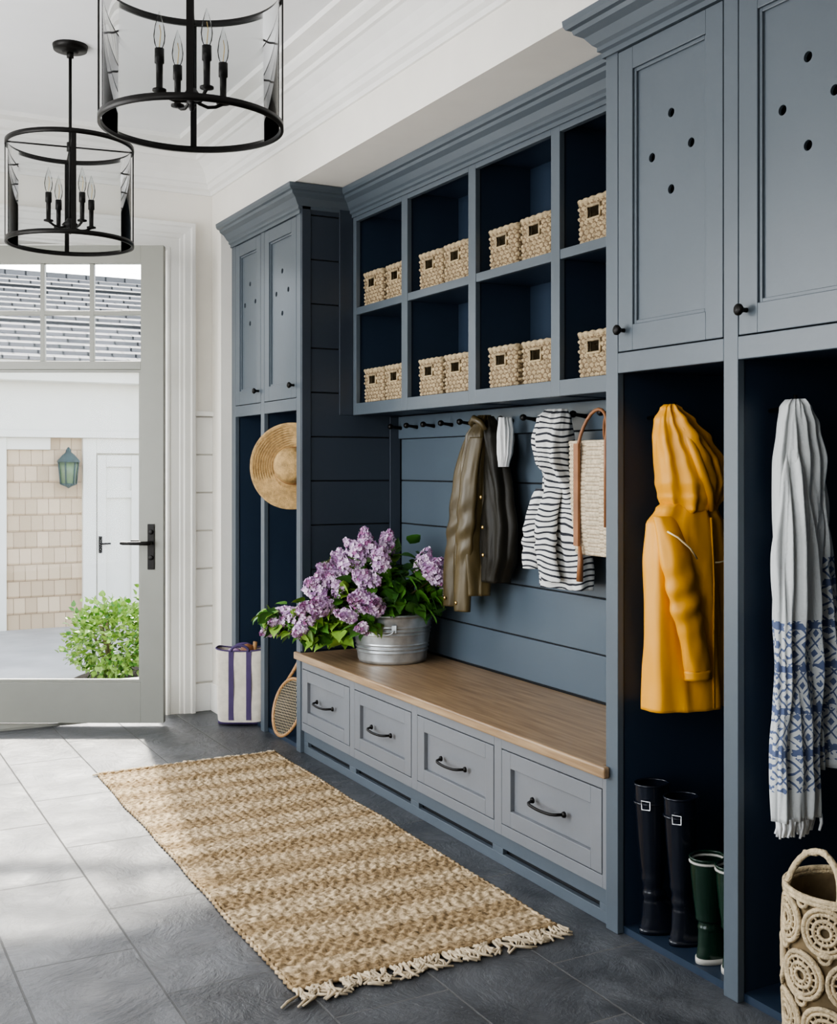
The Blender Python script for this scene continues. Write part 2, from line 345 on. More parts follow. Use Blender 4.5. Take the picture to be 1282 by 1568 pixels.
mb=MB(); slab(.045,.080,.80,1.03,'black',-.008,0)
o=hinge+du*.062+Z*.935; mb.tube([o,o-F*.05,o-F*.055+du*.02,o-F*.055+du*.13,o-F*.048+du*.145],[.010,.010,.010,.008,.007],'black',10)
slab(.045,.080,.80,1.03,'black',.045,.053)
o2=o+F*.045; mb.tube([o2,o2+F*.05,o2+F*.055+du*.02,o2+F*.055+du*.13],[.010,.010,.010,.008],'black',10)
for p in (.86,.99): mb.cyl(hinge+du*.062+Z*p-F*.006,hinge+du*.062+Z*p-F*.016,.012,'black')
mb.obj('handle',E,bevel=.002)
E=empty('added_sidelight'); mb=MB()  # unseen glazed leaf beside the door, added to let in more light
x0,x1=OX0+.015,.66
for a,b in ((x0,x0+.11),(x1-.11,x1)): mb.box(a,b,6.1,6.145,.015,2.445,'doorp')
xa,xb=x0+.11,x1-.11
mb.box(xa,xb,6.1,6.145,.015,.226,'doorp'); mb.box(xa,xb,6.1,6.145,2.354,2.445,'doorp'); mb.box(xa,xb,6.1,6.145,1.815,1.857,'doorp')
for j in (1,2): xx=xa+(xb-xa)*j/3; mb.box(xx-.009,xx+.009,6.11,6.135,1.857,2.354,'doorp')
mb.box(xa,xb,6.111,6.134,2.094,2.112,'doorp'); mb.box(xa-.01,xb+.01,6.121,6.124,.22,2.36,'glass')
mb.obj('added_fixed_leaf',E,bevel=.003)
mb=MB(); mb.box(OX0+.013,OX1-.013,6.03,6.26,0,.012,'doorp'); mb.obj('trim_4')

# ------------------------------------------------------------------ cabinetry
def cabdoor(parent,y0,y1,z0,z1,x=XF,knob='far',st=.062,holes=True):
    mb=MB(); g=.003; y0+=g;y1-=g;z0+=g;z1-=g; t=.022
    mb.box(x,x+t,y0,y0+st,z0,z1,'cab'); mb.box(x,x+t,y1-st,y1,z0,z1,'cab')
    mb.box(x,x+t,y0+st,y1-st,z0,z0+st+.01,'cab'); mb.box(x,x+t,y0+st,y1-st,z1-st,z1,'cab')
    a0,a1,c0,c1=y0+st,y1-st,z0+st+.01,z1-st; e=.010
    mb.box(x+.006,x+t,a0,a0+e,c0,c1,'cab');mb.box(x+.006,x+t,a1-e,a1,c0,c1,'cab');mb.box(x+.006,x+t,a0+e,a1-e,c0,c0+e,'cab');mb.box(x+.006,x+t,a0+e,a1-e,c1-e,c1,'cab')
    mb.obj('door_frame',parent,bevel=.0015)
    px=x+.013; bm=bmesh.new()
    def loop(pts):
        vs=[bm.verts.new(p) for p in pts]; es=[bm.edges.new((vs[i],vs[(i+1)%len(vs)])) for i in range(len(vs))]; return vs,es
    alle=[]; v,es=loop([(px,a0,c0),(px,a1,c0),(px,a1,c1),(px,a0,c1)]); alle+=es
    cy=(y0+y1)/2; cz=2.163; rings=[]
    if holes:
        for dy,dz in ((0,.102),(.078,0),(-.078,.003),(0,-.102)):
            v,es=loop([(px,cy+dy+.0125*math.cos(2*pi*k/20),cz+dz+.0125*math.sin(2*pi*k/20)) for k in range(20)]); alle+=es; rings.append(v)
    bmesh.ops.triangle_fill(bm,edges=alle,use_beauty=True,use_dissolve=False,normal=(-1,0,0))
    for v in rings:
        w=[bm.verts.new((px+.009,q.co.y,q.co.z)) for q in v]
        for i in range(20): bm.faces.new((v[i],v[(i+1)%20],w[(i+1)%20],w[i]))
    me=bpy.data.meshes.new('door_panel'); bm.to_mesh(me); bm.free(); me.materials.append(M['cab'])
    o=bpy.data.objects.new('door_panel',me); C.collection.objects.link(o); o.parent=parent
    mb=MB(); ky=y1-.026 if knob=='far' else y0+.026; kz=z0+.058
    mb.lathe([(.006,0),(.0055,.012),(.010,.018),(.0145,.024),(.0145,.029),(.009,.034),(.0,.035)],(x,ky,kz),'black',18,(-1,0,0)); mb.obj('knob',parent)
def tall(name,yl,yh,bays,knob):
    E=empty(name); mb=MB(); T=.022
    ys=[yl]+[q for b in bays for q in b]+[yh]
    for i in range(0,len(ys),2): mb.box(XF,XF+T,ys[i],ys[i+1],0.0,2.53,'cab')
    for a,b in bays:
        mb.box(XF,XF+T,a,b,1.584,1.641,'cab'); mb.box(XF,XF+T,a,b,2.49,2.53,'cab')
    mb.obj('face_frame',E,bevel=.002)
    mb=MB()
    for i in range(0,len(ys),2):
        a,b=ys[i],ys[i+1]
        mb.box(XF+T,XW-.015,a+(.0 if i==0 else .004),b-(.0 if i==len(ys)-2 else .004),0,2.6,'cab_shade')
    mb.box(XW-.015,XW,yl,yh,0,2.6,'cab_shade')
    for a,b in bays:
        mb.box(XF+T,XW-.015,a-.003,b+.003,0,.020,'cab_shade'); mb.box(XF+T,XW-.015,a-.003,b+.003,1.59,1.615,'cab_shade'); mb.box(XF+T,XW-.015,a-.003,b+.003,2.56,2.58,'cab_shade')
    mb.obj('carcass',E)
    for a,b in bays: cabdoor(E,a,b,1.641,2.49,knob=knob)
    return E
near=tall('tall_locker_cabinet',1.15,YA,[(1.20,1.64),(1.69,2.112),(2.162,2.584)],'far')
far_=tall('tall_locker_cabinet',YB,YE,[(4.97,5.39),(5.44,5.82)],'near')
def grooves(lo,hi):
    zs=[.64+.205*i for i in range(10)]; zs=[z for z in zs if lo<z<hi]; return [lo]+[z for z in zs if z-lo>.02 and hi-z>.02]+[hi]
mb=MB(); zs=grooves(.47,2.60)
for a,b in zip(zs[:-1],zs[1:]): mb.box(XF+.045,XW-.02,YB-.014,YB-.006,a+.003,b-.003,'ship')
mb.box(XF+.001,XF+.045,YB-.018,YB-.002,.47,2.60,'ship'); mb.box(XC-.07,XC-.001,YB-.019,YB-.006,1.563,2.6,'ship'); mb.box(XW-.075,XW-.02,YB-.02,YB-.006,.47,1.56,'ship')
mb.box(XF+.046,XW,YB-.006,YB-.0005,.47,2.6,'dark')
mb.obj('trim_5',bevel=.002)
mb=MB(); zs=grooves(.47,1.455)
for a,b in zip(zs[:-1],zs[1:]): mb.box(XW-.015,XW-.006,YA+.002,YB-.02,a+.003,b-.003,'ship_lit')
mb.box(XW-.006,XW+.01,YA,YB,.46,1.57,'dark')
mb.obj('trim_6',bevel=.002)
E=empty('peg_rail'); mb=MB(); mb.box(XW-.032,XW-.006,YA+.002,YB-.021,1.455,1.56,'ship_lit'); mb.obj('board',E,bevel=.002)
mb=MB(); y=4.87
while y>YA+.05:
    mb.lathe([(.009,0),(.007,.02),(.0065,.045),(.012,.052),(.0135,.060),(.010,.068),(0,.069)],(XW-.032,y,1.505),'black',14,(-1,0,.12)); y-=.163
mb.obj('pegs',E)
E=empty('cubby_shelf_unit'); mb=MB(); T=.022
dv=[(4.87,YB-.007),(4.355,4.41),(3.79,3.845),(3.233,3.285),(YA+.001,2.70)]
cells=[(4.41,4.87),(3.845,4.355),(3.285,3.79),(2.70,3.233)]
for a,b in dv: mb.box(XC,XC+T,a,b,1.563,2.53,'cab')
for a,b in cells:
    mb.box(XC,XC+T,a,b,1.563,1.618,'cab'); mb.box(XC,XC+T,a,b,2.47,2.53,'cab'); mb.box(XC+.002,XC+T,a,b,2.032,2.066,'cab')
mb.obj('face_frame',E,bevel=.002)
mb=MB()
for i,(a,b) in enumerate(dv): mb.box(XC+T,XW-.012,a+(.006 if i<4 else 0),b-(.006 if i else 0),1.57,2.6,'cab_shade')
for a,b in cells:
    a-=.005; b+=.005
    mb.box(XC+T,XW-.012,a,b,1.565,1.618,'cab_shade'); mb.box(XC+T,XW-.012,a,b,2.034,2.064,'cab_shade'); mb.box(XC+T,XW-.012,a,b,2.50,2.53,'cab_shade')
mb.box(XW-.012,XW-.001,YA+.001,YB-.007,1.565,2.6,'cab_shade')
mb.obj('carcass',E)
kp=[(0,2.49),(.008,2.49),(.008,2.505),(.018,2.51),(.018,2.522),(.028,2.53),(.045,2.553),(.066,2.566),(.070,2.578),(.082,2.582),(.088,2.592),(.090,2.609),(-.01,2.609),(-.01,2.50)]
mb=MB(); sweep(mb,[(XF,1.15),(XF,YA),(XC,YA),(XC,YB),(XF,YB),(XF,YE)],kp,'cab'); mb.obj('trim_7')

# bench with drawers
E=empty('storage_bench'); mb=MB(); XB=2.035
dr=[(4.39,YB-.015),(3.835,4.345),(3.247,3.79),(2.66,3.202)]
ys=[YA+.001,2.66,3.202,3.247,3.79,3.835,4.345,4.39,YB-.015,YB-.001]
for i in range(0,10,2): mb.box(XB,XB+.02,ys[i],ys[i+1],.105,.431,'cab_lit')
for a,b in dr:
    mb.box(XB,XB+.02,a,b,.392,.431,'cab_lit'); mb.box(XB,XB+.02,a,b,.105,.142,'cab_lit')
mb.box(XB+.012,XB+.03,YA+.001,YB-.001,0,.036,'cab'); mb.box(XB+.012,XB+.03,YA+.001,YB-.001,.056,.105,'cab')
for a,b in dr: mb.box(XB+.012,XB+.03,a-.035,a+.03,.036,.056,'cab')
mb.box(XB+.012,XB+.03,YB-.05,YB-.001,.036,.056,'cab')
mb.obj('face_frame',E,bevel=.0015)
mb=MB(); mb.box(XB+.035,XB+.05,YA+.001,YB-.001,0,.43,'dark'); mb.box(XB+.05,XW-.02,YA+.001,YB-.001,0,.43,'cab_shade'); mb.obj('carcass',E)
mb=MB()
pl=[(2.006,YA-.022),(2.0285,YA-.022),(2.0285,YA+.001),(XW-.016,YA+.001),(XW-.016,YB-.021),(2.029,YB-.021),(2.029,YB+.03),(2.006,YB+.03)]
n=len(pl); vs=[(x,y,.432) for x,y in pl]+[(x,y,.466) for x,y in pl]
mb.add(vs,[tuple(range(n-1,-1,-1)),tuple(range(n,2*n))]+[(i,(i+1)%n,n+(i+1)%n,n+i) for i in range(n)],'oak'); mb.obj('oak_seat',E,bevel=.006)
for a,b in dr:
    mb=MB(); g=.0035; a+=g; b-=g; z0,z1=.142+g,.392-g; s=.052; x=XB-.001
    mb.box(x,x+.02,a,a+s,z0,z1,'cab_lit'); mb.box(x,x+.02,b-s,b,z0,z1,'cab_lit'); mb.box(x,x+.02,a+s,b-s,z0,z0+s,'cab_lit'); mb.box(x,x+.02,a+s,b-s,z1-s,z1,'cab_lit')
    mb.box(x+.015,x+.02,a+s,b-s,z0+s,z1-s,'cab_lit')
    mb.obj('drawer_front',E,bevel=.0015)
    mb=MB(); cy=(a+b)/2; L=.085; pts=[]
    for i in range(13):
        t=i/12; yy=cy-L+2*L*t; e=min(t,1-t); out=.030*min(1,e/.12)**.6; pts.append((x-.001-out-.006*math.sin(pi*t),yy,.268-.004*math.sin(pi*t)))
    mb.tube(pts,.0048,'black',10)
    for yy in (cy-L,cy+L): mb.lathe([(.010,0),(.009,.006),(.006,.008),(0,.009)],(x,yy,.268),'black',14,(-1,0,0))
    mb.obj('drawer_pull',E)

# ------------------------------------------------------------------ woven baskets
def rrect(w,d,r,n):
    pts=[]
    per=2*(w-2*r)+2*(d-2*r)+2*pi*r
    for i in range(n):
        s=per*i/n
        for kind in range(8):
            ln=[w-2*r,pi*r/2,d-2*r,pi*r/2,w-2*r,pi*r/2,d-2*r,pi*r/2][kind]
            if s<=ln or kind==7: break
            s-=ln
        c=[(-d/2+r,w/2-r),(d/2-r,w/2-r),(d/2-r,-w/2+r),(-d/2+r,-w/2+r)]
        if kind==0: p=(-d/2,-w/2+r+s); nn=(-1,0)
        elif kind==2: p=(-d/2+r+s,w/2); nn=(0,1)
        elif kind==4: p=(d/2,w/2-r-s); nn=(1,0)
        elif kind==6: p=(d/2-r-s,-w/2); nn=(0,-1)
        else:
            cx,cy=c[(kind-1)//2]; a0=[pi,pi/2,0,-pi/2][(kind-1)//2]; an=a0-s/r
            nn=(math.cos(an),math.sin(an)); p=(cx+r*nn[0],cy+r*nn[1])
        pts.append((p,nn))
    return pts
def basket_mesh(w=.205,d=.21,h=.145):
    mb=MB(); NR=9; rows=NR*4; TW=26; n=TW*6; rp=rrect(w,d,.022,n)
    for side in (0,1):
        vs=[];fs=[];fd=[];disp=[]
        for i in range(rows+1):
            z=h*i/rows; row=int(i/rows*NR)
            for j,(p,nn) in enumerate(rp):
                if side==0:
                    q=abs(math.sin(pi*NR*i/rows))*(.2+.8*(.5+.5*math.sin(2*pi*j/n*TW+row*pi+1.2*noise.noise(Vector((p[0]*20,p[1]*20,row))))))
                    o=.0085*q+.003*noise.noise(Vector((p[0]*35,p[1]*35,z*40))); disp.append(q)
                else: o=-.008; disp.append(1)
                tap=1-.04*(1-z/h)
                vs.append(((p[0]+nn[0]*o)*tap,(p[1]+nn[1]*o)*tap,z))
        for i in range(rows):
            zc=h*(i+.5)/rows
            for j in range(n):
                j2=(j+1)%n; p=rp[j][0]
                if p[0]<-d/2+.01 and abs((p[1]+rp[j2][0][1])/2)<.037 and .080<zc<.121: continue
                f=(i*n+j,i*n+j2,(i+1)*n+j2,(i+1)*n+j)
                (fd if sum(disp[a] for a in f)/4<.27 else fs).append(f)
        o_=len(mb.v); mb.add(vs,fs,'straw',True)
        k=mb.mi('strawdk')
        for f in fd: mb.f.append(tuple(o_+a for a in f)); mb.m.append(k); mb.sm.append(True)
    mb.tube([(p[0],p[1],h+.002*math.sin(i*1.6)) for i,(p,nn) in enumerate(rp[::2])],.0078,'straw',8,closed=True)
    hole=[(-d/2-.003,.037*a,.1005+.0215*b) for a,b in ((-1,-1),(0,-1),(1,-1),(1,0),(1,1),(0,1),(-1,1),(-1,0))]
    mb.tube(hole,.005,'straw',6,closed=True)
    mb.add([(-d/2*.9,-w/2*.9,.004),(d/2*.9,-w/2*.9,.004),(d/2*.9,w/2*.9,.004),(-d/2*.9,w/2*.9,.004)],[(0,1,2,3)],'strawdk')
    return mb.obj('woven_basket')
proto=basket_mesh(); first=True
for (a,b) in cells:
    for zz in (1.6195,2.0675):
        c=(a+b)/2
        for k,off in enumerate((.112,-.112)):
            o=proto if first else bpy.data.objects.new('woven_basket',proto.data)
            if not first: C.collection.objects.link(o)
            first=False
            o.location=(XC+.022+.108+random.uniform(-.004,.004),c+off+random.uniform(-.003,.003),zz); o.rotation_euler=(0,0,random.uniform(-.015,.015)); o.scale=(.95,.95,1.02)

# ------------------------------------------------------------------ rug
mb=MB(); x0,x1,y0,y1=1.105,1.905,2.685,4.95; nx,ny=120,504
rowph=[random.uniform(0,6.28) for _ in range(100)]
rowh=[.75+.5*random.random() for _ in range(100)]
def rp(i,j):
    u=i/nx; v=j/ny; x=x0+(x1-x0)*u+.010*noise.noise(Vector((v*7,3,u*2))); y=y0+(y1-y0)*v+.008*noise.noise(Vector((u*5,v*3,7)))
    x+=-.015*(1-v)*(1-u)+.014*v; y+=.02*u*(1-v)
    row=min(99,j//6)
    thick=.007+.0065*rowh[row]*abs(math.sin(j*pi/6))*(.45+.55*math.sin(i*1.15+rowph[row]))+.003*noise.noise(Vector((i*.35,j*.35,0)))+.006*max(0,noise.noise(Vector((1,j*.035,5))))
    if min(u,1-u,v,1-v)<.004: thick*=.5
    return (x,y,max(.003,thick))
vs=[rp(i,j) for j in range(ny+1) for i in range(nx+1)]
fs=[(j*(nx+1)+i,j*(nx+1)+i+1,(j+1)*(nx+1)+i+1,(j+1)*(nx+1)+i) for j in range(ny) for i in range(nx)]
mb.add(vs,fs,'rug',True)
for i in (0,nx):
    mb.tube([(rp(i,j)[0]+.004*math.sin(j*.9),rp(i,j)[1],.006) for j in range(0,ny+1,2)],.006,'rug',6)
for (j,sg) in ((0,-1),(ny,1)):
    mb.tube([(rp(i,j)[0],rp(i,j)[1]+.002*math.sin(i),.008) for i in range(0,nx+1)],.008,'rug',6)
    for i in range(0,nx+1,2):
        p=rp(i,j); L=random.uniform(.05,.09) if sg<0 else random.uniform(.025,.05); a=random.gauss(0,.4)
        for q in range(3):
            a2=a+random.gauss(0,.18); pts=[]
            for k in range(5):
                t=k/4; pts.append((p[0]+L*t*math.sin(a2+.5*t*random.uniform(-1,1)),p[1]+sg*L*t*math.cos(a2),.0075-.002*t+.006*math.sin(pi*t)*random.random()))
            mb.tube(pts,[.0055,.005,.0033,.0045,.003],'fringe',5)
mb.obj('jute_rug')

# ------------------------------------------------------------------ pendants
def pendant(px,py,rot,zb=2.262,h=.375,r=.252):
    E=empty('pendant_lantern'); mb=MB(); zt=zb+h
    def band(z0,z1,ra,t):
        pr=[(ra,z0),(ra+t,z0),(ra+t,z1),(ra,z1),(ra,z0)]; mb.lathe(pr,(px,py,0),'black',72)
    band(zb-.009,zb+.009,r-.004,.008); band(zt-.009,zt+.009,r-.004,.008)
    for k in range(4):
        a=rot+k*pi/2; d=Vector((math.cos(a),math.sin(a),0)); tn=Vector((-d.y,d.x,0))
        o=Vector((px,py,0))+d*(r-.001)-tn*.009+Z*zb; mb.obox(o,tn*.018,d*.004,Z*h,'black')
        mb.cyl((px,py,zt),Vector((px,py,zt))+d*r,.0035,'black',8)
    mb.cyl((px,py,zb+.10),(px,py,CEIL-.01),.0065,'black',12)
    mb.lathe([(0,CEIL-.03),(.03,CEIL-.03),(.035,CEIL-.022),(.066,CEIL-.02),(.07,CEIL-.004),(.07,CEIL)],(px,py,0),'black',32)
    mb.lathe([(.014,CEIL-.05),(.014,CEIL-.028)],(px,py,0),'black',16,cap=True)
    mb.lathe([(0,zt-.02),(.014,zt-.018),(.014,zt+.018),(0,zt+.02)],(px,py,0),'black',16)
    mb.lathe([(0,zb+.035),(.006,zb+.04),(.010,zb+.05),(.006,zb+.058),(.028,zb+.066),(.034,zb+.074),(.02,zb+.088),(.012,zb+.10)],(px,py,0),'black',24)
    for k in range(4):
        a=rot+.45+k*pi/2; d=Vector((math.cos(a),math.sin(a),0)); c=Vector((px,py,0))+d*.095
        pts=[Vector((px,py,zb+.075))+d*(.095*t)+Z*(-.018*math.sin(pi*t)) for t in (0,.25,.5,.75,1)]
        mb.tube(pts,.005,'black',8)
        mb.lathe([(.0,zb+.07),(.019,zb+.075),(.019,zb+.080),(.009,zb+.083),(.0095,zb+.15),(.013,zb+.151),(.013,zb+.19),(.0,zb+.191)],c,'black',16)
    mb.obj('frame',E)
    mb=MB()
    for k in range(4):
        a=rot+.45+k*pi/2; d=Vector((math.cos(a),math.sin(a),0)); c=Vector((px,py,0))+d*.095
        mb.lathe([(.008,zb+.19),(.014,zb+.205),(.0165,zb+.225),(.013,zb+.25),(.006,zb+.275),(.001,zb+.292)],c,'shade',16)
        mb.tube([c+Z*(zb+.195),c+Z*(zb+.235)+Vector((.004,0,0)),c+Z*(zb+.255)],.0012,'brass',5)
    mb.obj('bulbs',E)
    mb=MB(); mb.lathe([(r-.008,zb),(r-.008,zt)],(px,py,0),'shade',72); mb.obj('glass_cylinder',E)
base=math.atan2(-F.y,-F.x)
pendant(.950,3.085,base+math.radians(10),zb=2.264,r=.248); pendant(.962,4.77,base+math.radians(20),zb=2.228,r=.248,h=.39)

# ------------------------------------------------------------------ lilacs in tub
E=empty('lilac_bouquet_in_tub'); T0=Vector((2.306,4.528,.467)); mb=MB()
pr=[(0,.004),(.142,.004),(.148,0),(.150,.008)]
for i in range(1,60):
    t=i/60; h=.008+.195*t; r=.152+.026*t
    r+= .0035*math.cos(2*pi*(t-.30)/.09) if .21<t<.39 else (.0035*math.cos(2*pi*(t-.70)/.09) if .61<t<.79 else 0)
    pr.append((r,h))
pr+=[(.180,.205),(.186,.208),(.187,.214),(.182,.217),(.176,.212),(.172,.19),(.150,.02),(0,.02)]
mb.lathe(pr,T0,'zinc',56)
for sg in (1,-1):
    d=Vector((math.cos(.9)*sg,math.sin(.9)*sg,0)); tn=Vector((-d.y,d.x,0)); c=T0+d*.178+Z*.165
    mb.tube([c+tn*(.045*math.cos(a))+Z*(.022*math.sin(a)-.01)+d*.012 for a in [pi+pi*k/10 for k in range(11)]],.004,'zinc',8)
    for q in (-1,1): mb.obox(c+tn*(q*.045-.01)-Z*.02-d*.006,tn*.02,d*.012,Z*.03,'zinc')
mb.obj('zinc_tub',E)
mb=MB()
def leaf(p,dirv,size,k):
    dirv=dirv.normalized(); sd=dirv.cross(Vector((random.gauss(0,.5),random.gauss(0,.5),1))).normalized(); nn=sd.cross(dirv).normalized()
    prof=[(0,.0),(.12,.30),(.33,.42),(.62,.28),(.85,.10),(1,0)]
    vs=[]
    for t,w in prof:
        c=p+dirv*size*t - nn*size*.25*t*t
        vs+= [c-sd*w*size+nn*size*.08*(w>0), c, c+sd*w*size+nn*size*.08*(w>0)]
    fs=[]
    for i in range(5):
        b=i*3; fs+=[(b,b+1,b+4,b+3),(b+1,b+2,b+5,b+4)]
    mb.add(vs,fs,k,True)
def W3(a,b,c): return T0+R*a+Z*b-F*c
clus=[(-.09,.49,.02,1.1),(-.02,.49,-.03,1),(-.15,.46,.05,1.1),(-.04,.43,.10,1.1),(-.23,.42,.0,1),(-.30,.38,.06,1),(.15,.42,.03,1.1),(.19,.38,.08,1),
 (-.31,.31,.10,1.1),(-.23,.35,.12,1),(-.14,.28,.18,1.2),(-.07,.25,.19,1.1),(-.29,.24,.14,1.1),(-.38,.22,.10,1.1),(-.46,.19,.06,1),(-.52,.14,.04,.8),(-.17,.20,.20,.8),(-.10,.37,.15,1),(-.40,.15,.10,.9),(.22,.31,.06,.6),(-.20,.42,.08,.9),(-.10,.16,.21,.6)]
root=Vector((T0.x,T0.y,T0.z+.17))
for (a,b,c,s) in clus:
    p=W3(a,b,c); out=(p-root)
    r0=root+Vector((random.uniform(-.08,.08),random.uniform(-.08,.08),0)); mid=(r0+p)/2+Z*(.10 if b<.35 else .03)
    mb.tube([r0,(r0+mid)/2+Z*.03,mid,p-Z*.01],[.005,.0045,.004,.003],'stem',6)
    ax=(out.normalized()*.6+Z*(.6 if b>.3 else .05)-F*.25+Vector((random.gauss(0,.2),random.gauss(0,.2),random.gauss(0,.2)))).normalized()
    p=p-F*.04+Z*.012
    for sub in range(2):
        ax2=(ax+Vector((random.gauss(0,.35),random.gauss(0,.35),random.gauss(0,.25)))).normalized(); pc=p+Vector((random.gauss(0,.016),random.gauss(0,.016),random.gauss(0,.014)))
        o1=ax2.orthogonal().normalized(); o2=ax2.cross(o1); L=.105*s; Rm=.039*s
        for q in range(int(140*s)):
            t=random.random(); rr=Rm*(math.sin(pi*min(1,(t*.85+.12)))**.7)*(1-.35*t)*random.uniform(.7,1.12); an=random.uniform(0,2*pi)
            n_=(o1*math.cos(an)+o2*math.sin(an)); c0=pc+ax2*(t-.4)*L+n_*rr; nd=(n_+ax2*.35+Vector((random.gauss(0,.3),random.gauss(0,.3),random.gauss(0,.3)))).normalized()
            if c0.x>2.47: continue
            e1=nd.orthogonal().normalized(); e2=nd.cross(e1); sz=random.uniform(.0085,.0125); ph=random.uniform(0,pi/2)
            k=random.choices(['lil1','lil2','lil3'],[.60,.34,.06 if t<.7 else .32])[0]
            vs=[c0-nd*.002];fs=[]
            for m_ in range(4):
                an2=ph+m_*pi/2; dd=e1*math.cos(an2)+e2*math.sin(an2); d2=nd.cross(dd); b0=len(vs)
                vs+=[c0+dd*sz*.55+d2*sz*.45+nd*.001,c0+dd*sz+nd*.002,c0+dd*sz*.55-d2*sz*.45+nd*.001]; fs.append((0,b0,b0+1,b0+2))
            mb.add(vs,fs,k)
    for q in range(8):
        d=Vector((random.gauss(0,1),random.gauss(0,1),random.gauss(0,.8))); leaf(p-ax*.06,(d.normalized()+out.normalized()*.3),random.uniform(.05,.08),random.choice(['leaf2','leaf2','leaf3']))
for q in range(480):
    a,b,c,s=random.choice(clus); t=random.uniform(.25,.95); p=root+(W3(a,b,c)-root)*t+F*.02+Vector((random.gauss(0,.042),random.gauss(0,.042),random.gauss(0,.033)+.02*math.sin(pi*t)))
    if (Vector((p.x,p.y,0))-Vector((T0.x,T0.y,0))).length<.19 and p.z<T0.z+.21: p.z=T0.z+.23
    if p.x>2.42: continue
    d=(p-root).normalized()+Vector((random.gauss(0,.7),random.gauss(0,.7),random.gauss(0,.5)-.2))
    lt=a<-.25; leaf(p,d,random.uniform(.05,.085),random.choices(['leaf1','leaf2','leaf3'],[.15,.45,.4] if lt else [.45,.42,.13])[0])
for q in range(110):
    p=W3(random.uniform(-.04,.21),random.uniform(.22,.39),random.uniform(.0,.16)); leaf(p,Vector((random.gauss(0,.7),random.gauss(0,.7),random.gauss(0,.6)))-F*.4,random.uniform(.06,.095),random.choice(['leaf1','leaf2','leaf2']))
for q in range(150):
    a=random.uniform(-.56,-.20); lo=.085+.09*max(0,(-.30-a)/.26)
    p=W3(a,random.uniform(lo,.24),random.uniform(.02,.13)); leaf(p,Vector((random.gauss(-.2,.6),random.gauss(0,.6),-.35))-F*.3,random.uniform(.05,.085),random.choices(['leaf2','leaf3','leaf1'],[.4,.5,.1])[0])
for a,b in ((-.30,.10),(-.24,.09),(-.38,.13),(-.50,.16)): mb.tube([root+Z*.03,W3(a*.5,.24,.05),W3(a,b+.02,.08)],[.005,.004,.002],'stem',6)
mb.obj('lilac_stems',E)

# ------------------------------------------------------------------ garments
def garment(mb,o,w,d,levels,k,folds=7,amp=.16,rows=64,n=96,seed=0,sq=2.6,cap=True,wr=.006,f0=.25):
    o=Vector(o); w=Vector(w); d=Vector(d); secs=[]
    lv=sorted(levels,key=lambda q:-q[0]); ztop,zbot=lv[0][0],lv[-1][0]
    for i in range(rows+1):
        z=ztop+(zbot-ztop)*i/rows
        for a,b in zip(lv[:-1],lv[1:]):
            if a[0]>=z-1e-9>=b[0]-1e-6: f=(a[0]-z)/max(1e-6,a[0]-b[0]); f=f*f*(3-2*f); L=[p*(1-f)+q*f for p,q in zip(a,b)]; break
        _,cw,cd,hw,hd=L; row=[]
        fa=amp*min(1,(i/rows)*2.2+f0)
        for j in range(n):
            t=2*pi*j/n; c,s=math.cos(t),math.sin(t)
            X=math.copysign(abs(c)**(2/sq),c); Y=math.copysign(abs(s)**(2/sq),s)
            ph=seed*1.7+1.2*noise.noise(Vector((seed,z*1.5,0)))
            fo=fa*(math.sin(folds*t+ph)*.6+.4*math.sin(int(folds*1.7)*t+ph*2+z*2))
            wrk=wr*noise.noise(Vector((X*2.2+seed*9,Y*2,z*4+X*2)))*2+wr*.5*noise.noise(Vector((X*6+seed*3,Y*4,z*9+X*5)))
            rr=1+fo*.22
            row.append(o+w*(cw+X*hw*rr+ c*wrk*.6)+d*(cd+Y*hd*(1+fo)+s*wrk*1.6)+Z*z)
        secs.append(row)
    mb.loft(secs,k,True,cap)
def sleeve(mb,pts,rw,k,w,d,seed=0,n=48,rows=56,flat=.6,folds=3,amp=.12,crease=.0035):
    P=[Vector(p) for p in pts]; w=Vector(w); d=Vector(d); secs=[]; m=len(P)-1
    for i in range(rows+1):
        x=i/rows*m; a=min(int(x),m-1); f=x-a; p0=P[max(a-1,0)];p1=P[a];p2=P[a+1];p3=P[min(a+2,m)]
        c=.5*((2*p1)+(p2-p0)*f+(2*p0-5*p1+4*p2-p3)*f*f+(3*p1-p0-3*p2+p3)*f**3)
        r=rw[a]*(1-f)+rw[a+1]*f; t01=i/rows; el=math.exp(-((t01-.5)/.16)**2)
        row=[]
        for j in range(n):
            t=2*pi*j/n; fo=1+amp*math.sin(folds*t+seed+1.5*noise.noise(Vector((seed,t01*2.2,3))))
            q=.004*noise.noise(Vector((math.cos(t)*1.5+seed,math.sin(t)*1.5,t01*5)))+crease*el*math.sin(t01*46+2.2*math.cos(t)+seed)
            row.append(c+w*(math.cos(t)*(r*fo+q))+d*(math.sin(t)*(r*flat*fo+q*1.3)))
        secs.append(row)
    mb.loft(secs,k,True,True)
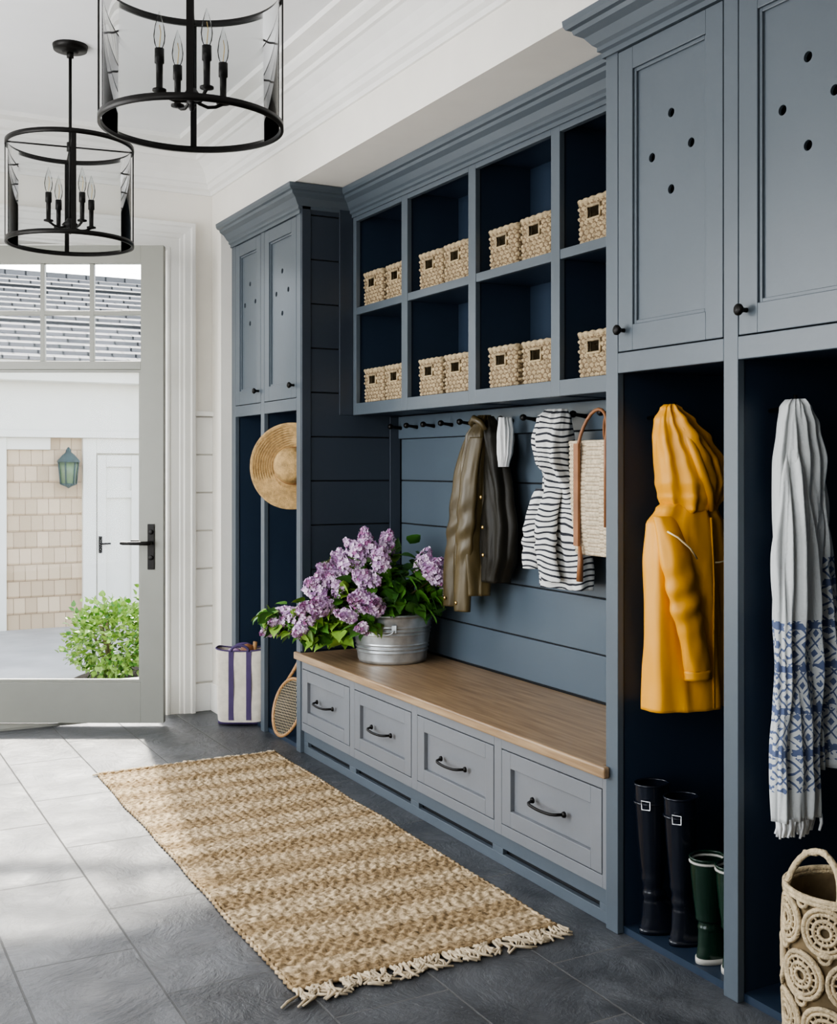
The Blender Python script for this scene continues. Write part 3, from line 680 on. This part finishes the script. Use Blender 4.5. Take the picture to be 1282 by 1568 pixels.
# yellow raincoat
o=(2.186,2.475,0); w=(1,0,0); d=(0,-1,0); O=Vector(o)
E=empty('yellow_raincoat'); mb=MB()
garment(mb,o,w,d,[(1.235,-.0,.01,.060,.04),(1.205,.0,.005,.098,.048),(1.16,.0,0,.125,.055),(1.05,.0,0,.133,.060),(.87,.002,0,.138,.063),(.75,.0,0,.139,.067),(.650,-.002,0,.139,.070)],'yellow',4,.15,seed=1,wr=.005)
mb.obj('body',E)
mb=MB()
garment(mb,o,w,d,[(1.494,-.058,.0,.010,.008),(1.485,-.055,0,.024,.016),(1.45,-.042,.0,.052,.036),(1.40,-.024,.008,.080,.050),(1.34,-.004,.012,.098,.060),(1.28,.006,.015,.104,.064),(1.24,.008,.015,.096,.058),(1.205,.004,.012,.078,.050),(1.185,.0,.005,.06,.04)],'yellow',4,.42,seed=4,wr=.007,rows=70,f0=.6)
P=lambda a,b,c:O+Vector(w)*a+Vector(d)*b+Z*c
mb.tube([P(-.063,.02,1.47),P(-.053,.055,1.42),P(-.043,.082,1.36),P(-.023,.092,1.30),P(.007,.085,1.25),P(.03,.070,1.20)],[.006,.010,.013,.014,.012,.008],'yellow',12)
mb.tube([P(-.043,.035,1.455),P(-.01,.062,1.40),P(.027,.078,1.34),P(.052,.075,1.28),P(.050,.06,1.22)],[.005,.010,.014,.014,.008],'yellow',12)
mb.obj('hood',E)
mb=MB()
sleeve(mb,[P(-.088,.015,1.185),P(-.082,.050,1.08),P(-.070,.070,.96),P(-.045,.078,.85),P(-.030,.08,.765)],[.040,.050,.049,.044,.041],'yellow',w,d,2,amp=.05)
sleeve(mb,[P(-.030,.08,.766),P(-.028,.08,.740)],[.0435,.0435],'yellow',w,d,2,rows=3,amp=.03,crease=0)
sleeve(mb,[P(.100,-.005,1.17),P(.115,.0,1.05),P(.110,.0,.92),P(.10,.0,.80)],[.04,.045,.042,.038],'yellow',w,d,5,amp=.06)
mb.obj('sleeves',E)
mb=MB(); mb.tube([P(-.120,.060,1.145),P(-.105,.085,1.13),P(-.07,.095,1.10),P(-.04,.088,1.07)],.0026,'ylight',6)
mb.tube([P(.02,.067,1.055),P(.06,.066,1.055),P(.10,.062,1.06),P(.135,.035,1.062)],.0026,'ylight',6)
mb.tube([P(.03,.066,1.18),P(.035,.072,1.0),P(.03,.075,.8),P(.03,.077,.655)],.0035,'yellow',6); mb.obj('piping',E)
mb=MB(); mb.tube([P(-.05,-.105,1.46),P(-.05,-.06,1.465),P(-.05,0,1.475),P(-.05,.01,1.50)],.005,'black',8); mb.obj('hook',E)
# scarf
E=empty('printed_scarf'); mb=MB(); o=(2.145,2.03,0)
garment(mb,o,w,d,[(1.485,-.012,0,.012,.02),(1.47,-.01,0,.030,.032),(1.42,.0,.0,.050,.036),(1.33,.008,0,.066,.038),(1.2,.010,0,.070,.038),(1.05,.006,-.004,.064,.030),(.95,.004,-.008,.05,.020)],'scarf',9,.42,seed=3,wr=.008,n=180,f0=.4,sq=2.2)
garment(mb,o,w,d,[(1.40,-.025,.0,.012,.012),(1.28,-.030,.012,.034,.026),(1.1,-.030,.014,.050,.03),(.95,-.025,.015,.056,.03),(.75,-.018,.015,.062,.03),(.60,-.022,.015,.066,.028),(.47,-.020,.015,.070,.026)],'scarf',8,.45,seed=8,wr=.008,n=180,rows=80)
mb.obj('front_tail',E)
mb=MB(); garment(mb,o,w,d,[(1.38,.03,-.005,.012,.01),(1.25,.042,.0,.036,.03),(1.1,.055,0,.048,.032),(.95,.066,0,.054,.03),(.8,.076,0,.058,.03),(.66,.083,0,.058,.028),(.58,.086,0,.056,.025)],'scarf2',8,.5,seed=13,wr=.007,n=180); mb.obj('rear_tail',E)
mb=MB(); O=Vector(o)
for k in range(44):
    a=-.020+random.uniform(-.068,.068); dd=.015+random.uniform(-.020,.026); mb.tube([O+Vector(w)*a+Vector(d)*dd+Z*.478,O+Vector(w)*(a+.003)+Vector(d)*dd+Z*.455,O+Vector(w)*(a+random.uniform(-.008,.008))+Vector(d)*dd+Z*random.uniform(.425,.442)],[.0045,.004,.003],'whitecloth',5)
mb.tube([O+Vector((-.01,.080,1.46)),O+Vector((-.01,.03,1.465)),O+Vector((-.01,0,1.475)),O+Vector((-.01,-.005,1.495))],.005,'black',8)
mb.obj('fringe',E)
# olive jacket on the pegs
w=(0,-1,0); d=(-1,0,0); o=(2.455,3.965,0); O=Vector(o)
E=empty('waxed_jacket'); mb=MB()
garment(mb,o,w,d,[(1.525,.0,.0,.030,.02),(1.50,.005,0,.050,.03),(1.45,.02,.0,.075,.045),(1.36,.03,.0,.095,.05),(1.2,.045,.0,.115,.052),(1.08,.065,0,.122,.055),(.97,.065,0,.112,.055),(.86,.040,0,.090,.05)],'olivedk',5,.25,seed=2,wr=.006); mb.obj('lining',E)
mb=MB()
garment(mb,o,w,d,[(1.53,-.005,.012,.028,.018),(1.50,-.01,.02,.044,.03),(1.44,-.02,.03,.065,.045),(1.3,-.045,.035,.090,.05),(1.1,-.065,.035,.100,.052),(.95,-.075,.035,.105,.055),(.80,-.08,.035,.105,.052)],'olive',4,.35,seed=6,wr=.006,rows=80)
P=lambda a,b,c:O+Vector(w)*a+Vector(d)*b+Z*c
sleeve(mb,[P(-.06,.03,1.46),P(-.115,.05,1.30),P(-.155,.055,1.08),P(-.185,.06,.90),P(-.198,.06,.740)],[.035,.050,.052,.050,.047],'olive',w,d,3,amp=.10)
sleeve(mb,[P(.01,.06,1.44),P(-.005,.085,1.28),P(-.025,.09,1.07),P(-.045,.09,.90),P(-.055,.09,.735)],[.036,.048,.050,.047,.045],'olive',w,d,9,amp=.10)
mb.tube([P(-.045,.03,1.47),P(-.03,.06,1.50),P(.0,.065,1.515),P(.03,.055,1.50),P(.045,.03,1.46)],[.010,.014,.015,.014,.010],'olive',10)
mb.obj('shell',E)
mb=MB()
for a,b,zz in ((-.19,.093,.775),(-.05,.12,.77),(.065,.072,1.2),(.075,.070,1.08),(.075,.068,.97)): mb.lathe([(0,0),(.008,.0),(.008,.004),(0,.006)],P(a,b,zz),'brass',12,(-1,0,0))
mb.obj('snaps',E)
E=empty('cotton_cap'); mb=MB(); garment(mb,(2.44,3.815,0),w,d,[(1.515,0,0,.022,.02),(1.46,0,0,.033,.022),(1.38,0,0,.028,.02),(1.32,-.005,0,.018,.015)],'whitecloth',6,.2,seed=5,rows=24); mb.obj('cloth',E)
# striped hoodie
E=empty('striped_hoodie'); mb=MB(); o=(2.43,3.415,0); O=Vector(o)
garment(mb,o,w,d,[(1.53,-.03,0,.05,.025),(1.50,-.03,.01,.074,.045),(1.42,-.03,.02,.082,.06),(1.34,-.02,.02,.074,.06),(1.29,-.01,.01,.066,.045),(1.25,-.0,.0,.092,.05),(1.15,.01,0,.112,.055),(1.05,.01,0,.120,.06),(.95,.02,0,.130,.06),(.885,.02,0,.128,.055)],'stripe',5,.28,seed=7,wr=.007,rows=80)
sleeve(mb,[O+Vector((-.03,.080,1.24)),O+Vector((-.05,.112,1.12)),O+Vector((-.05,.128,1.0)),O+Vector((-.05,.134,.945))],[.035,.045,.043,.038],'stripe',w,d,3)
sleeve(mb,[O+Vector((-.05,-.02,1.24)),O+Vector((-.075,-.01,1.12)),O+Vector((-.08,-.02,1.0)),O+Vector((-.08,-.05,.915))],[.04,.05,.048,.045],'stripe',w,d,8)
mb.obj('cloth',E)
# straw tote with leather straps
E=empty('straw_tote_bag'); mb=MB(); cy=3.120; bxx=2.400
NA=132; NRt=26; RT=NRt*4; vs=[];fa=[];fb=[];dq=[]
for i in range(RT+1):
    t=i/RT; z=1.02+.385*t; hw=.130+.040*t; hd=.045+.012*math.sin(pi*t); row=i//4
    for j in range(NA):
        a=2*pi*j/NA; q=abs(math.sin(t*pi*NRt))*(.5+.5*(.5+.5*math.sin(j*2*pi/4+row*pi))); dq.append(q); b=.004*q
        vs.append((bxx+(math.copysign(abs(math.sin(a))**.5,math.sin(a)))*(hd+b),cy+math.copysign(abs(math.cos(a))**.45,math.cos(a))*(hw+b),z))
for i in range(RT):
    for j in range(NA):
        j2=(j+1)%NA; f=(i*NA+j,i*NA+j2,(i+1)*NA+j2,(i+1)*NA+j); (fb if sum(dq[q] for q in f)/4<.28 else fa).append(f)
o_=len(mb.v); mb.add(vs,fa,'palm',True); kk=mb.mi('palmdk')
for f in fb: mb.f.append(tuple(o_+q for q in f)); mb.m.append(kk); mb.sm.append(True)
mb.add([vs[j] for j in range(NA)],[tuple(range(NA))],'palmdk')
mb.tube([vs[RT*NA+j] for j in range(0,NA,2)],.006,'palm',6,closed=True)
mb.obj('body',E)
mb=MB()
for sx in (-.058,.058):
    pts=[(bxx+sx,cy+.075,1.12),(bxx+sx,cy+.075,1.40)]+[(bxx+sx*(1-.5*math.sin(a)),cy+.075*math.cos(a),1.40+.115*math.sin(a)) for a in [pi*k/12 for k in range(1,12)]]+[(bxx+sx,cy-.075,1.40),(bxx+sx,cy-.075,1.12)]
    mb.tube(pts,.006,'leather',8)
mb.box(bxx-.070,bxx-.060,cy+.062,cy+.088,1.05,1.40,'leather'); mb.tube([(bxx-.064,cy+.06,1.05),(bxx-.064,cy+.055,1.0),(bxx-.064,cy+.06,.93)],[.006,.010,.012],'leather',8)
mb.obj('leather_straps',E)
# straw hat
mb=MB(); nrm=(Vector((-.52,-.85,.06))).normalized(); hc=Vector((2.065,5.10,1.325))
pr=[(.0,.105),(.03,.108),(.06,.102),(.078,.085),(.085,.05),(.088,.015),(.094,.0)]+[(.094+.113*t,-.004+.018*t*t) for t in [k/14 for k in range(1,15)]]+[(.207,.010),(.20,.005),(.1,-.010),(.085,-.005),(.08,.04),(.07,.085),(.0,.095)]
mb.lathe(pr,hc,'hat',72,nrm,fn=lambda r,h,t:(r*(1+.01*math.sin(3*t)),h+(.012*math.sin(2*t+1) if r>.1 else 0)))
for k in range(9): rr=.1+.0115*k; mb.lathe([(rr-.002,.002+.012*(k/9)**2),(rr,.0055+.012*(k/9)**2),(rr+.002,.002+.012*(k/9)**2)],hc,'hat',60,nrm)
mb.lathe([(.0885,.006),(.091,.008),(.089,.028),(.086,.03)],hc,'leather',60,nrm)
mb.obj('straw_hat')
# tennis racket
mb=MB(); up=Vector((.28,.0,.96)).normalized(); sd=Vector((.25,-.97,0)).normalized(); nr=up.cross(sd); o=Vector((2.045,5.215,.012))
RP=lambda a,b,c=0:o+sd*a+up*b+nr*c
hd=[RP(.108*math.sin(t)*(1-.08*math.cos(t)),.145-.14*math.cos(t)) for t in [2*pi*k/48 for k in range(48)]]
mb.tube(hd,.0085,'wooden',8,closed=True)
for k in range(-8,9):
    a=k*.012; h=.14*math.sqrt(max(0,1-(a/.108)**2)); mb.cyl(RP(a,.145-h),RP(a,.145+h),.0011,'string',4)
for k in range(-10,11):
    b=k*.0128; h=.106*math.sqrt(max(0,1-(b/.14)**2)); mb.cyl(RP(-h,.145+b,.001),RP(h,.145+b,.001),.0011,'string',4)
for s in (-1,1): mb.tube([RP(s*.062,.262),RP(s*.035,.31),RP(s*.012,.36),RP(s*.007,.40)],[.008,.009,.010,.009],'wooden',8)
mb.tube([RP(0,.345),RP(0,.46),RP(0,.47),RP(0,.62)],[.010,.011,.014,.016],'wooden',8)
mb.tube([RP(0,.49),RP(0,.62),RP(0,.625)],[.0158,.0172,.019],'leather',8)
mb.obj('tennis_racket')
# canvas tote at far locker
E=empty('canvas_tote_bag'); mb=MB(); bc=Vector((2.0,5.635,0)); secs=[]
for i in range(25):
    t=i/24; z=.012+.365*t; hw=.117+.014*t; hd=.062+.004*math.sin(pi*t)
    secs.append([bc+R*(math.copysign(abs(math.cos(a))**.4,math.cos(a))*hw*(1+.02*math.sin(5*t)))+F*(math.copysign(abs(math.sin(a))**.4,math.sin(a))*(hd+.004*math.sin(t*9)))+Z*(z+.012*abs(math.cos(a))*t) for a in [2*pi*j/64 for j in range(64)]])
mb.loft(secs,'canvas',True,False)
mb.obj('body',E)
mb=MB()
mb.loft([[bc+(p-bc)*1.012+Vector((0,0,-.004)) for p in secs[0]],[bc+Vector(((p-bc).x*1.012,(p-bc).y*1.012,.036)) for p in secs[0]]],'purple',True,True)
rim=[p+Vector((0,0,.003)) for p in secs[-1]]; mb.tube(rim,.004,'purple',6,closed=True)
for s in (-1,1):
  for q in (-.045,.045):
    mb.obox(bc+R*(q-.013)+F*(s*.067-.002)+Z*.03,R*.026,F*.004,Z*.35,'purple')
  pts=[bc+F*(s*.066)+R*(.045*math.cos(a))+Z*(.38+(.03 if s<0 else .02)*math.sin(a)) for a in [pi*k/12 for k in range(13)]]
  mb.tube(pts,.007,'purple',8)
mb.obj('webbing',E)
mb=MB()
mb.lathe([(0,0),(.03,.01),(.04,.04),(.03,.07),(0,.08)],bc+R*.03+Z*.33,'leather',16); mb.lathe([(0,0),(.03,.01),(.038,.04),(.03,.07),(0,.08)],bc-R*.04+Z*.31,'lil2',16)
mb.tube([bc+R*.05+Z*.25,bc+R*.07+Z*.42],.012,'wooden',8); mb.obj('contents',E)

# ------------------------------------------------------------------ rubber boots
def boot(name,x,y,ang,h,k,seed,buckle=False,s=.80):
    E=empty(name); mb=MB(); dirx=Vector((math.cos(ang),math.sin(ang),0)); sy=Vector((-dirx.y,dirx.x,0)); c0=Vector((x,y,.021)); secs=[]
    prof=[(h,0,.062*s,.052*s),(h*.85,.002,.061*s,.052*s),(h*.6,.004,.054*s,.046*s),(h*.4,.004,.043*s,.038*s),(.12,.004,.038*s,.034*s),(.09,.012,.048*s,.036*s),(.065,.030,.072*s,.040*s),(.045,.050,.098*s,.044*s),(.022,.056,.112*s,.046*s),(.012,.057,.114*s,.047*s)]
    for i in range(60):
        x_=i/59*(len(prof)-1); a=min(int(x_),len(prof)-2); f=x_-a; L=[prof[a][q]*(1-f)+prof[a+1][q]*f for q in range(4)]
        wr=.002*math.sin(i*.9+seed) if 18<i<34 else 0
        secs.append([c0+dirx*(L[1]+math.cos(t)*(L[2]+wr))+sy*(math.sin(t)*(L[3]+wr)*(1 if math.cos(t)<.3 else 1-.15*max(0,math.cos(t)-.3)))+Z*L[0] for t in [2*pi*j/36 for j in range(36)]])
    mb.loft(secs,k,True,False)
    mb.loft([[c0+dirx*(.057+math.cos(t)*rr*1.03)+sy*math.sin(t)*.049*s+Z*z for t in [2*pi*j/36 for j in range(36)]] for z,rr in ((0,.114*s),(.014,.115*s))],'sole' if not buckle else k,True,True)
    top=secs[0]; mb.tube(top[::2],.0035,k,6,closed=True)
    inn=[[c0+(p-c0)*1 for p in top],[Vector((c0.x+(p.x-c0.x)*.93,c0.y+(p.y-c0.y)*.93,c0.z+h-.03)) for p in top]]
    inn=[inn[0],inn[1]]; mb.add([p for p in inn[1]],[tuple(range(36))],'dark')
    if buckle:
        mb.tube([p-Z*.05 for p in top[::2]],.004,k,6,closed=True)
        q=c0-dirx*.045*s-sy*.040*s+Z*(h-.05); tt=(sy*.6-dirx*.6).normalized()*.012; q=q-(dirx*.5+sy*.5)*.008
        mb.tube([q+tt+Z*.012,q-tt+Z*.012,q-tt-Z*.012,q+tt-Z*.012],.0022,'steel',6,closed=True)
    else:
        mb.tube([p-Z*.010 for p in top[::2]],.0035,'sole',6,closed=True)
    mb.obj('boot_shell',E)
boot('rubber_boot',2.095,2.515,-.15,.415,'navyboot',1,True); boot('rubber_boot',2.115,2.415,-.1,.40,'navyboot',2,True)
boot('rubber_boot',2.10,2.295,.05,.275,'greenboot',3); boot('rubber_boot',2.115,2.215,.05,.275,'greenboot',4)

# ------------------------------------------------------------------ crochet bag
E=empty('crochet_basket_bag'); bx,by,br=2.085,1.84,.124; z0=.024; mb=MB()
def CP(th,z,r=br): 
    bul=1+.05*math.sin(pi*min(1,max(0,(z-z0)/.34))); return Vector((bx+r*bul*math.cos(th),by+r*bul*math.sin(th),z))
mb.lathe([(0,z0),(.110,z0),(.118,z0+.02)]+[(.116*(1+.05*math.sin(pi*t)),z0+.33*t) for t in [k/12 for k in range(1,13)]],(bx,by,0),'canvasd',40)
nr_=7
for row in range(3):
    zc=z0+.060+row*.108
    for q in range(nr_):
        th=2*pi*(q+.5*(row%2))/nr_
        for rr,tr in ((.050,.0062),(.040,.0045),(.026,.0048),(.014,.0045)):
            mb.tube([CP(th+rr*math.cos(a)/br,zc+rr*math.sin(a)) for a in [2*pi*k/24 for k in range(24)]],tr,'rope',5,closed=True)
        for k in range(14):
            a=2*pi*k/14; mb.tube([CP(th+r2*math.cos(a)/br,zc+r2*math.sin(a)) for r2 in (.014,.026,.040,.050)],.0028,'rope',4)
        a=2*pi*.5/nr_
        mb.tube([CP(th+a+.012*math.cos(b)/br,zc+.054+.012*math.sin(b)) for b in [2*pi*k/10 for k in range(10)]],.005,'rope',5,closed=True)
for zz in (z0+.008,z0+.334,z0+.342): mb.tube([CP(2*pi*k/48,zz) for k in range(48)],.007,'rope',6,closed=True)
mb.obj('rosette_wall',E)
mb=MB()
for s in (-1,1):
    pts=[]
    for k in range(17):
        a=pi*k/16; pts.append(Vector((bx+s*.095*(1-.3*math.sin(a)),by+.075*math.cos(a),z0+.335+.095*math.sin(a))))
    mb.tube(pts,.0075,'rope',8); mb.tube([p+Vector((0,0,.007*math.sin(i*1.6)))+Vector((.005*math.cos(i*1.6),0,0)) for i,p in enumerate(pts)],.005,'rope',6)
mb.obj('handles',E)

# ------------------------------------------------------------------ exterior
GZ=-.55
mb=MB(); mb.box(-14,18,6.25,34,GZ-.1,GZ,'pave'); mb.obj('ground')
mb=MB(); mb.box(-1.5,3.2,6.25,7.4,-.2,-.04,'pave'); mb.box(-1.5,3.2,7.4,7.75,GZ,-.22,'pave'); mb.box(-1.5,3.2,6.25,7.4,GZ,-.2,'pave'); mb.obj('stone_landing')
E=empty('carriage_house'); mb=MB(); YF=13.8
mb.box(-3,9,YF,18,GZ,2.3,'shingle')
for k in range(12):
    z=GZ+.19*k
    if z<1.5: mb.add([(2.06,YF-.022,z),(2.92,YF-.022,z),(2.92,YF-.002,z+.188),(2.06,YF-.002,z+.188),(2.06,YF,z),(2.92,YF,z)],[(0,1,2,3),(4,5,1,0)],'shingle')
mb.obj('shingle_wall',E)
mb=MB(); mb.box(-3,9,YF-.06,YF-.001,1.74,2.44,'extwhite'); mb.box(-3,9,YF-.14,YF-.001,1.66,1.74,'extwhite'); mb.box(-3,9,YF-.32,YF-.061,2.30,2.44,'extwhite'); mb.box(-3,9,YF-.42,YF-.001,2.44,2.52,'extwhite')
mb.box(1.7,2.06,YF-.08,YF-.001,GZ,1.66,'extwhite'); mb.box(2.06,2.55,YF-.05,YF-.001,1.52,1.66,'extwhite')
mb.box(2.915,3.07,YF-.08,YF-.001,GZ,1.66,'extwhite'); mb.box(3.07,4.0,YF-.08,YF-.001,1.48,1.66,'extwhite'); mb.box(4.0,4.2,YF-.08,YF-.001,GZ,1.66,'extwhite')
mb.box(3.07,4.0,YF-.015,YF-.001,GZ,1.48,'extwhite')
for a,b in ((3.085,3.19),(3.49,3.58),(3.88,3.985)): mb.box(a,b,YF-.055,YF-.015,GZ,1.46,'extwhite')
for a,b in ((3.19,3.49),(3.58,3.88)):
    for c,e in ((1.32,1.46),(.95,1.04),(GZ,-.3)): mb.box(a,b,YF-.055,YF-.015,c,e,'extwhite')
mb.box(3.10,3.14,YF-.07,YF-.055,.30,.50,'black'); mb.box(3.10,3.24,YF-.09,YF-.07,.40,.42,'black')
mb.obj('exterior_trim',E,bevel=.006)
mb=MB(); mb.add([(-3.3,YF-.45,2.52),(9.3,YF-.45,2.52),(9.3,17.0,4.05),(-3.3,17.0,4.05)],[(0,1,2,3)],'roof'); mb.add([(-3.3,17.0,4.05),(9.3,17.0,4.05),(9.3,20.5,2.5),(-3.3,20.5,2.5)],[(0,1,2,3)],'roof'); mb.box(-3.3,9.3,16.93,17.07,4.02,4.10,'roof')
for k in range(16):
    t=k/16; y=YF-.45+(17-YF+.45)*t; z=2.52+1.53*t; dy=(17-YF+.45)/16
    mb.add([(-3.3,y,z+.04),(9.3,y,z+.04),(9.3,y+dy,z+1.53/16+.004),(-3.3,y+dy,z+1.53/16+.004),(-3.3,y,z),(9.3,y,z)],[(0,1,2,3),(4,5,1,0)],'roof')
mb.obj('roof',E)
mb=MB(); lx,ly,lz=2.73,YF-.17,1.12
mb.lathe([(.085,0),(.11,.26)],(lx,ly,lz),'lampglass',6,cap=True); mb.lathe([(.0,-.05),(.03,-.03),(.09,-.005),(.09,.01),(0,.012)],(lx,ly,lz),'verdi',6); mb.lathe([(.135,.255),(.125,.275),(.07,.34),(.03,.37),(.03,.40),(0,.43)],(lx,ly,lz),'verdi',16)
for k in range(6):
    a=2*pi*k/6; mb.tube([(lx+.088*math.cos(a),ly+.088*math.sin(a),lz),(lx+.113*math.cos(a),ly+.113*math.sin(a),lz+.26)],.010,'verdi',6)
mb.box(lx-.05,lx+.05,YF-.03,YF,lz+.0,lz+.3,'verdi'); mb.tube([(lx,YF,lz+.25),(lx,YF-.1,lz+.4),(lx,ly,lz+.42)],.012,'verdi',6)
mb.obj('wall_lantern')
mb=MB(); mb.lathe([(0,.02),(.95,.02),(1.0,-.01)],(2.95,9.85,GZ),'soil',24); mb.obj('garden_bed')
def shrub(cx,cy,rad,h,n):
    global mb; mb=MB()
    for q in range(n):
        u=random.uniform(-1,1); a=random.uniform(0,2*pi); rr=random.uniform(.6,1.05); s=math.sqrt(max(0,1-u*u)); nz=1+.3*noise.noise(Vector((math.cos(a)*2,math.sin(a)*2,u*2)))
        p=Vector((cx+rad*rr*s*math.cos(a)*nz,cy+rad*rr*s*math.sin(a)*nz,GZ+.03+h*.5+h*.5*rr*u*nz))
        if p.z<GZ+.05: p.z=GZ+.06
        leaf(p,Vector((s*math.cos(a)+random.gauss(0,.5),s*math.sin(a)+random.gauss(0,.5),u+.4+random.gauss(0,.5))),random.uniform(.035,.065),random.choices(['leaf2','leaf3','shrubl'],[.15,.35,.5])[0])
    for k in range(6): mb.tube([(cx,cy,GZ+.02),(cx+random.uniform(-.3,.3)*rad*2,cy+random.uniform(-.3,.3)*rad*2,GZ+h*.8)],.012,'stem',5)
    mb.obj('garden_shrub')
shrub(2.38,10.0,.38,.68,2200); shrub(3.10,10.4,.40,.85,1700)

# ------------------------------------------------------------------ light
w=bpy.data.worlds.new('sky'); C.world=w; w.use_nodes=True; nt=w.node_tree; bg=nt.nodes['Background']
sk=nt.nodes.new('ShaderNodeTexSky'); sk.sky_type='NISHITA'; sk.sun_disc=False; sk.sun_elevation=math.radians(40); sk.sun_rotation=math.radians(10); sk.air_density=1.0; sk.dust_density=1.5
hs=nt.nodes.new('ShaderNodeHueSaturation'); hs.inputs['Saturation'].default_value=.45
nt.links.new(sk.outputs[0],hs.inputs['Color']); nt.links.new(hs.outputs[0],bg.inputs[0]); bg.inputs[1].default_value=.60
s=bpy.data.lights.new('sun','SUN'); s.energy=7; s.angle=math.radians(2.2); s.color=(1,.94,.84); so=bpy.data.objects.new('sun',s); C.collection.objects.link(so)
so.rotation_euler=Vector((-.175,-1,-.85)).to_track_quat('-Z','Y').to_euler(); so.location=(3,12,9)
def area(name,loc,dirv,sx,sy,e,col):
    l=bpy.data.lights.new(name,'AREA'); l.shape='RECTANGLE'; l.size=sx; l.size_y=sy; l.energy=e; l.color=col
    o=bpy.data.objects.new(name,l); C.collection.objects.link(o); o.location=loc; o.rotation_euler=Vector(dirv).to_track_quat('-Z','Z').to_euler(); return o
area('daylight_window_1',(-1.04,1.25,1.55),(1,0,0),2.0,1.9,30,(.98,.985,1))
area('daylight_window_2',(-1.04,4.1,1.55),(1,0,0),2.3,1.9,84,(.98,.985,1))

# ------------------------------------------------------------------ camera
cd=bpy.data.cameras.new('camera'); co=bpy.data.objects.new('camera',cd); C.collection.objects.link(co); C.camera=co
co.location=(0,0,1.32); co.rotation_euler=(pi/2,0,-math.radians(28.3)); cd.sensor_fit='HORIZONTAL'; cd.sensor_width=36; cd.lens=36*1756/1282; cd.shift_y=-69/1282; cd.clip_start=.05
C.view_settings.view_transform='AgX'
try: C.view_settings.look='AgX - Medium High Contrast'
except Exception as e: print(e)
C.view_settings.exposure=.45
